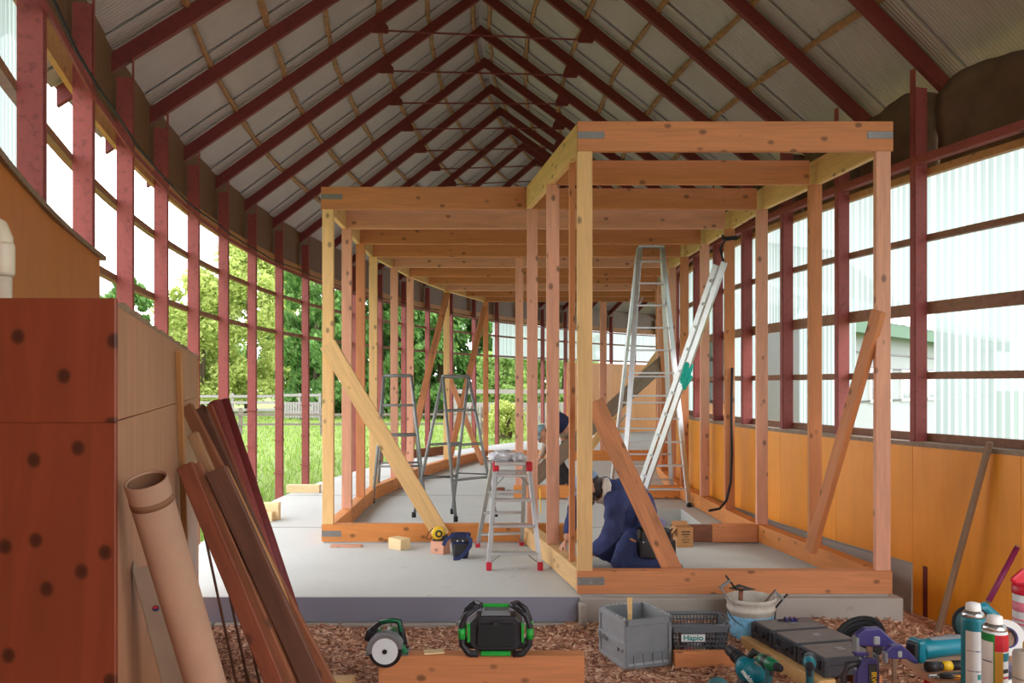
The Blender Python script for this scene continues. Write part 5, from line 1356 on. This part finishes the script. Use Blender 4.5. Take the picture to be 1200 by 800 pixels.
def drill(x, y, label, head, rz, h=.235):
    t = thing('drill_driver', (x, y, .015), label, 'drill', rz=rz); R = wm(t)
    def ob(nm, bm, mt, par=t, smooth=True): return obj(nm, bm, mt, par, R.copy(), smooth=smooth)
    bm = B(); add_box(bm, (.115, .072, .055), (-.01, 0, .028), bev=.008); b_ = ob('battery', bm, 'black', smooth=False)
    bm = B(); add_box(bm, (.10, .076, .018), (-.01, 0, .064), bev=.006); ob('battery_shoe', bm, head, b_, False)
    bm = B(); add_tube(bm, [(-.012, 0, .065), (-.004, 0, .11), (.004, 0, .155), (.0, 0, .185)], [.023, .019, .021, .024], 12); ob('grip', bm, 'tealgrey')
    bm = B(); add_lathe(bm, [(0, -.075), (.024, -.072), (.031, -.055), (.032, .02), (.028, .05), (.020, .062)], 18, axis_m((0, 0, h-.032), (1, 0, 0))); ob('motor_housing', bm, head)
    bm = B(); add_lathe(bm, [(.021, .058), (.022, .075), (.017, .098), (.008, .104), (0, .104)], 16, axis_m((0, 0, h-.032), (1, 0, 0))); ob('chuck', bm, 'blacksoft')
    bm = B(); add_lathe(bm, [(.0325, -.03), (.0335, -.02), (.0335, -.01), (.0325, 0)], 18, axis_m((0, 0, h-.032), (1, 0, 0)), cap=False); ob('vent_band', bm, 'black')
    bm = B(); add_box(bm, (.012, .02, .03), (.025, 0, .150), bev=.004); ob('trigger', bm, 'black', smooth=False)
drill(1.275, 4.28, 'green headed drill driver standing on its battery right of the blower', 'greendark', -1.25, .225)
drill(1.475, 4.27, 'blue teal impact driver standing on its battery before the middle case', 'teal', -1.9, .232)
p = Vector((1.01, 4.22, .012)); ag = thing('grinder', p, 'teal round tool cut off by the bottom border left of the blower', 'power tool')
bm = B(); add_lathe(bm, [(0, -.02), (.05, -.02), (.058, -.01), (.058, .012), (.05, .02), (0, .02)], 22, axis_m(p+Vector((0, 0, .085)), (-.3, -1, .2))); obj('guard', bm, 'tealgrey', ag, smooth=True)
bm = B(); add_lathe(bm, [(0, .019), (.030, .020), (.034, .026), (0, .030)], 22, axis_m(p+Vector((0, 0, .085)), (-.3, -1, .2))); obj('hub', bm, 'teal', ag, smooth=True)
bm = B(); add_tube(bm, [p+Vector((.02, .03, .06)), p+Vector((.10, .05, .045)), p+Vector((.20, .06, .045))], [.03, .032, .034], 12); obj('barrel', bm, 'black', ag, smooth=True)
box_o('rest', (.05, .05, .03), p+Vector((0, .02, .015)), 'black', ag, bev=.006)

# long stick and red handled pole against the right lining
o = beam('stick', Vector((2.69, 5.47, -.035)), Vector((2.925, 5.275, 1.235)), .055, .03, 'stick', None, (1, -1, 0)); props(o, 'long weathered grey stick leaning on the orange right wall', 'stick')
p, q = Vector((2.44, 4.80, -.02)), Vector((2.965, 5.06, .63))
po = thing('pole', p, 'thin wooden pole with a red upper half leaning on the right wall', 'pole'); md = lerp(p, q, .56)
tube_o('shaft', [p, md], .014, 'stick', po, 12); tube_o('red_grip', [md, q], .016, 'lilac', po, 12); lathe_o('end_cap', [(.017, 0), (.018, .012), (.012, .016)], 'girtlight', po, axis_m(q, q-p), 12)

# ------------------------------------------------------------------ people
def limb(chain, sub=2):
    J = {}; E_ = []
    for i, c_ in enumerate(chain):
        J[str(i)] = c_
        if i: E_.append((str(i-1), str(i)))
    return skin_bm(J, E_, '0', sub)
def ell(c, r, rot=None):
    bm = B(); add_ball(bm, c, r, 20, 14, rot); return bm
def hand(wrist, dirv, palmn, s=1.0, side=1, curl=.5):
    """palm and five curled fingers growing from the wrist"""
    d = Vector(dirv).normalized(); n = Vector(palmn); n = (n-d*n.dot(d)).normalized(); sd = d.cross(n)*side
    out = []
    out.append(limb([(wrist, .024*s, .018*s), (wrist+d*.035*s, .032*s, .016*s), (wrist+d*.085*s, .036*s, .014*s)], 2))
    for i, (off, L) in enumerate(((-.027, .066), (-.009, .076), (.009, .071), (.026, .056))):
        b = wrist+d*.082*s+sd*off*s; k = curl*(1+.12*i)
        p1 = b+(d*math.cos(k)+n*math.sin(k))*L*.45*s; p2 = p1+(d*math.cos(2*k)+n*math.sin(2*k))*L*.32*s; p3 = p2+(d*math.cos(2.8*k)+n*math.sin(2.8*k))*L*.26*s
        out.append(limb([(b-d*.02*s, .0095*s), (b, .0095*s), (p1, .0085*s), (p2, .0078*s), (p3, .006*s)], 1))
    b = wrist+d*.03*s-sd*.025*s
    out.append(limb([(b, .013*s), (b+(d*.55-sd*.8).normalized()*.035*s, .011*s), (b+(d*.8-sd*.75+n*.3).normalized()*.06*s, .0085*s), (b+(d*.95-sd*.55+n*.5).normalized()*.082*s, .0065*s)], 1))
    return out
def head_parts(c, f, up, s=1.0):
    """skull, jaw, nose, ears, brow, lips around centre c; f looks forward"""
    f = Vector(f).normalized(); u = Vector(up); u = (u-f*u.dot(f)).normalized(); r = f.cross(u)
    R = Matrix((r, f, u)).transposed()
    P = lambda x, y, z: c+(r*x+f*y+u*z)*s
    ps = [ell(P(0, -.012, .022), (.076*s, .096*s, .094*s), R), ell(P(0, .028, -.045), (.058*s, .062*s, .066*s), R), ell(P(0, .058, -.085), (.030*s, .028*s, .024*s), R),
          ell(P(0, .093, -.022), (.014*s, .020*s, .026*s), R), ell(P(0, .104, -.034), (.017*s, .013*s, .011*s), R), ell(P(0, .082, -.062), (.025*s, .012*s, .009*s), R)]
    for sx in (-1, 1):
        ps.append(ell(P(.078*sx, -.008, -.012), (.010*s, .020*s, .032*s), R)); ps.append(ell(P(.032*sx, .078, .022), (.026*s, .014*s, .009*s), R)); ps.append(ell(P(.042*sx, .058, -.03), (.022*s, .024*s, .020*s), R))
    return ps, P, R
def cap_o(par, P, R, mat, s=1.0):
    bm = B(); t = bmesh.new(); bmesh.ops.create_uvsphere(t, u_segments=24, v_segments=14, radius=1)
    bmesh.ops.delete(t, geom=[v for v in t.verts if v.co.z < .12], context='VERTS')
    m = Matrix.Translation(P(0, -.012, .026)) @ R.to_4x4() @ Matrix.Diagonal((.087*s, .107*s, .100*s, 1)); merge(bm, t, m)
    r = bmesh.ops.extrude_face_region(bm, geom=list(bm.faces)); cc_ = P(0, -.012, .026)
    for v in r['geom']:
        if isinstance(v, bmesh.types.BMVert): v.co += (v.co-cc_).normalized()*.004
    cp = obj('cap', bm, mat, par, smooth=True)
    bm = B(); top_ = []
    for k in (0, 1):
        row0 = []; row1 = []
        for i in range(13):
            a = PI*.12+PI*.76*i/12
            row0.append(bm.verts.new(P(.084*math.cos(a), -.012+.104*math.sin(a), .040-.004*k))); row1.append(bm.verts.new(P(.078*math.cos(a), .02+.150*math.sin(a), .024-.004*k-.012*abs(math.cos(a)))))
        top_.append((row0, row1))
        for i in range(12): bm.faces.new((row0[i], row0[i+1], row1[i+1], row1[i]))
    (a0, a1), (b0, b1) = top_
    for i in range(12): bm.faces.new((a1[i], a1[i+1], b1[i+1], b1[i])); bm.faces.new((a0[i], b0[i], b0[i+1], a0[i+1]))
    obj('brim', bm, mat, cp, smooth=True)
    bm = B(); add_ball(bm, P(0, -.012, .130), (.008, .008, .005)); obj('button', bm, mat, cp, smooth=True)
def towel_o(par, c, axis, r, mat='towel'):
    bm = B(); m = axis_m(c, axis); pts = [m @ Vector((r*math.cos(a), r*.88*math.sin(a), .012*math.sin(2*a))) for a in [2*PI*i/28 for i in range(28)]]
    add_tube(bm, pts, [.026+.005*math.sin(5*i) for i in range(28)], 10, closed=True)
    pts = [m @ Vector((r*1.02*math.cos(a), r*.92*math.sin(a), .03+.008*math.sin(3*a))) for a in [2*PI*i/28 for i in range(28)]]
    add_tube(bm, pts, [.018+.003*math.sin(4*i) for i in range(28)], 10, closed=True)
    return obj('neck_towel', bm, mat, par, smooth=True)

# the worker kneeling inside the front box
pw = thing('person', (.86, 6.35, SL), 'kneeling person in navy overalls with light blue cap and black tool pouches', 'person')
hip = Vector((.985, 6.45, .49)); sp_ = Vector((.905, 6.40, .66)); chs = Vector((.795, 6.36, .765)); nek = Vector((.675, 6.33, .805)); hd = W(689, 572, 6.30)
shL, shR = Vector((.745, 6.17, .74)), Vector((.675, 6.53, .84))
elL, wrL = Vector((.70, 6.06, .52)), Vector((.54, 6.10, .375)); elR, wrR = Vector((.47, 6.50, .66)), Vector((.40, 6.33, .44))
hL, hR = hip+Vector((.0, -.10, -.03)), hip+Vector((.0, .12, -.03))
knL, anL, toL = Vector((.745, 6.14, .315)), Vector((1.10, 6.22, .285)), Vector((1.24, 6.24, .25))
knR, anR, toR = Vector((.63, 6.50, .32)), Vector((.98, 6.58, .285)), Vector((1.14, 6.60, .25))
fdir = Vector((-.84, -.18, -.50))
hp_, Ph, Rh = head_parts(hd, fdir, (-.45, .05, .9))
body = fuse([limb([(hip, .12), (sp_, .12), (chs, .12), (nek, .058), (hd, .055)]), limb([(chs, .08), (shL, .055), (elL, .043), (wrL, .028)]), limb([(chs, .08), (shR, .055), (elR, .043), (wrR, .028)]),
             limb([(hip, .10), (hL, .085), (knL, .058), (anL, .04), (toL, .035)]), limb([(hip, .10), (hR, .085), (knR, .058), (anR, .04), (toR, .035)])] + hp_
            + hand(wrL, (-.7, .05, -.55), (.3, .2, -.9), 1, 1) + hand(wrR, (-.4, -.3, -.6), (.3, -.3, -.8), 1, -1), .0065, 4)
obj('body', body, 'skin', pw, smooth=True)
cl_ = fuse([limb([(hip, .170, .165), (sp_, .175, .185), (lerp(sp_, chs, .5), .178, .195), (chs, .165, .185), (lerp(chs, nek, .6), .115), (lerp(chs, nek, 1.05), .078)]), limb([(lerp(chs, shL, .3), .13), (shL, .095), (lerp(shL, elL, .5), .080), (elL, .070), (lerp(elL, wrL, .55), .055), (lerp(elL, wrL, .92), .046)]),
            limb([(lerp(chs, shR, .3), .11), (shR, .082), (lerp(shR, elR, .5), .070), (elR, .062), (lerp(elR, wrR, .92), .046)]),
            limb([(hip, .13), (hL, .140), (lerp(hL, knL, .5), .130), (knL, .096), (lerp(knL, anL, .5), .078), (anL, .062)]), limb([(hip, .12), (hR, .125), (lerp(hR, knR, .5), .105), (knR, .082), (lerp(knR, anR, .5), .072), (anR, .062)])],
           .011, 4, .036, .085)
obj('overalls', cl_, 'navycloth', pw, smooth=True)
for a_, t_ in ((anL, toL), (anR, toR)):
    bm = limb([(a_, .052), (lerp(a_, t_, .5), .046), (t_, .038)]); 
    for v in bm.verts: v.co.z = max(v.co.z, SL+.004)
    obj('boot', bm, 'black', pw, smooth=True)
cap_o(pw, Ph, Rh, 'capblue')
random.seed(11)
bm = fuse([ell(Ph(0, -.040, -.015), (.078, .072, .082), Rh), ell(Ph(0, -.055, .03), (.074, .058, .06), Rh), ell(Ph(.062, .0, .0), (.020, .035, .045), Rh), ell(Ph(-.062, .0, .0), (.020, .035, .045), Rh)], .008, 3, .012, .018); obj('hair', bm, 'hair', pw, smooth=True)
bm = fuse([ell(Ph(0, .045, -.098), (.046, .040, .026), Rh), ell(Ph(.058, .02, -.06), (.014, .028, .034), Rh), ell(Ph(-.058, .02, -.06), (.014, .028, .034), Rh)], .007, 3, .008, .02); obj('beard', bm, 'hair', pw, smooth=True)
towel_o(pw, lerp(nek, hd, -.05), (hd-nek), .084)
# belt with pouches at the back of the hips
bm = B(); add_box(bm, (.10, .012, .11), bev=.01, seg=2); obj('shirt_tail', bm, 'lavender', pw, Matrix.Translation((1.055, 6.24, .575)) @ Euler((.2, .55, .1)).to_matrix().to_4x4())
def pouch(c, size, rot, par):
    m = Matrix.Translation(c) @ Euler(rot).to_matrix().to_4x4(); w_, d_, h_ = size
    bm = B(); add_prism(bm, [(-w_/2, h_/2), (-w_*.44, -h_/2), (w_*.44, -h_/2), (w_/2, h_/2)], -d_/2, d_/2, Matrix.Rotation(PI/2, 4, 'X'), .026); o = obj('tool_pouch', bm, 'leather', par, m.copy())
    bm = B(); add_prism(bm, [(-w_*.42, h_*.12), (-w_*.38, -h_*.44), (w_*.38, -h_*.44), (w_*.42, h_*.12)], -d_*.3, d_*.3, Matrix.Rotation(PI/2, 4, 'X'), .010); obj('front_pocket', bm, 'leather', o, m @ Matrix.Translation((0, -d_*.55, 0)))
    bm = B(); add_tube(bm, [(-w_*.46, -d_*.5, h_*.46), (0, -d_*.68, h_*.40), (w_*.46, -d_*.5, h_*.46)], .007, 8); obj('piping', bm, 'blacksoft', o, m.copy(), smooth=True)
    for sx in (-.3, .3):
        bm = B(); add_lathe(bm, [(.006, 0), (.005, .004), (0, .005)], 8, axis_m((w_*sx, -d_*.87, h_*.06), (0, -1, 0))); obj('rivet', bm, 'chrome', o, m.copy())
    return o
pouch(Vector((.965, 6.185, .45)), (.16, .09, .22), (0, .14, .12), pw); pouch(Vector((1.09, 6.25, .44)), (.13, .10, .21), (0, -.1, .65), pw)
bm = B(); add_box(bm, (.024, .03, .17), bev=.008, seg=2); obj('tool_handle', bm, 'black', pw, Matrix.Translation((.935, 6.165, .60)) @ Euler((0, -.18, 0)).to_matrix().to_4x4())
bm = B(); add_box(bm, (.05, .006, .016), bev=.004); obj('belt_tab', bm, 'cardbox', pw, Matrix.Translation((.865, 6.155, .475)) @ Euler((0, .5, 0)).to_matrix().to_4x4())

# the worker bending forward at the far partition
D2 = 11.35
pb = thing('person', (.62, D2, SL), 'bending person in navy top and black trousers behind the inner studs', 'person')
hip = Vector((.76, D2+.05, .80)); sp_ = Vector((.70, D2, 1.02)); chs = Vector((.575, D2-.04, 1.11)); nek = Vector((.46, D2-.10, 1.02)); hd = W(635.5, 509, 11.15)
shL, shR = Vector((.52, D2-.22, 1.05)), Vector((.53, D2+.15, 1.09))
elL, wrL = Vector((.56, D2-.28, .78)), Vector((.42, D2-.34, .60)); elR, wrR = Vector((.47, D2+.16, .80)), Vector((.36, D2+.02, .60))
hL, hR = hip+Vector((0, -.09, -.02)), hip+Vector((0, .10, -.02))
knL, anL, toL = Vector((.52, D2-.15, .58)), Vector((.70, D2-.15, .28)), Vector((.54, D2-.17, .25))
knR, anR, toR = Vector((.60, D2+.16, .56)), Vector((.80, D2+.17, .28)), Vector((.64, D2+.16, .25))
hp_, Ph, Rh = head_parts(hd, (-.55, -.35, -.75), (-.8, -.1, .5))
body = fuse([limb([(hip, .11), (sp_, .11), (chs, .11), (nek, .055), (hd, .055)]), limb([(chs, .08), (shL, .052), (elL, .041), (wrL, .028)]), limb([(chs, .08), (shR, .052), (elR, .041), (wrR, .028)]),
             limb([(hip, .10), (hL, .08), (knL, .056), (anL, .04), (toL, .033)]), limb([(hip, .10), (hR, .08), (knR, .056), (anR, .04), (toR, .033)])] + hp_
            + hand(wrL, (-.5, -.1, -.7), (-.4, .3, .0), 1, 1) + hand(wrR, (-.4, -.2, -.7), (-.4, -.3, 0), 1, -1), .0075, 4)
obj('body', body, 'skin', pb, smooth=True)
bm = fuse([limb([(sp_, .135, .15), (lerp(sp_, chs, .5), .145, .16), (chs, .145, .165), (lerp(chs, nek, .7), .085)]), limb([(lerp(chs, shL, .3), .10), (shL, .078), (lerp(shL, elL, .5), .066)]), limb([(lerp(chs, shR, .3), .10), (shR, .078), (lerp(shR, elR, .5), .066)])], .011, 5, .016, .07); obj('jacket', bm, 'navydark', pb, smooth=True)
bm = fuse([limb([(lerp(shL, elL, .42), .060), (elL, .056), (lerp(elL, wrL, .9), .042)]), limb([(lerp(shR, elR, .42), .060), (elR, .056), (lerp(elR, wrR, .9), .042)]), limb([(lerp(hip, sp_, .35), .145), (lerp(hip, sp_, .95), .140)])], .011, 4, .012, .05); obj('shirt', bm, 'beigecloth', pb, smooth=True)
bm = fuse([limb([(hip+Vector((0, 0, .06)), .145, .15), (hip, .15, .16)]), limb([(hip, .12), (hL, .115), (lerp(hL, knL, .5), .10), (knL, .082), (lerp(knL, anL, .5), .075), (anL, .062)]), limb([(hip, .12), (hR, .115), (lerp(hR, knR, .5), .10), (knR, .082), (lerp(knR, anR, .5), .075), (anR, .062)])], .011, 4, .022, .06); obj('trousers', bm, 'blackcloth', pb, smooth=True)
for a_, t_ in ((anL, toL), (anR, toR)):
    bm = limb([(a_, .05), (lerp(a_, t_, .5), .045), (t_, .036)])
    for v in bm.verts: v.co.z = max(v.co.z, SL+.004)
    obj('boot', bm, 'black', pb, smooth=True)
cap_o(pb, Ph, Rh, 'capteal')
bm = fuse([ell(Ph(0, -.045, -.02), (.076, .065, .075), Rh)], .009, 3, .010, .018); obj('hair', bm, 'hair', pb, smooth=True)
towel_o(pb, lerp(nek, hd, .3), (hd-nek), .085)
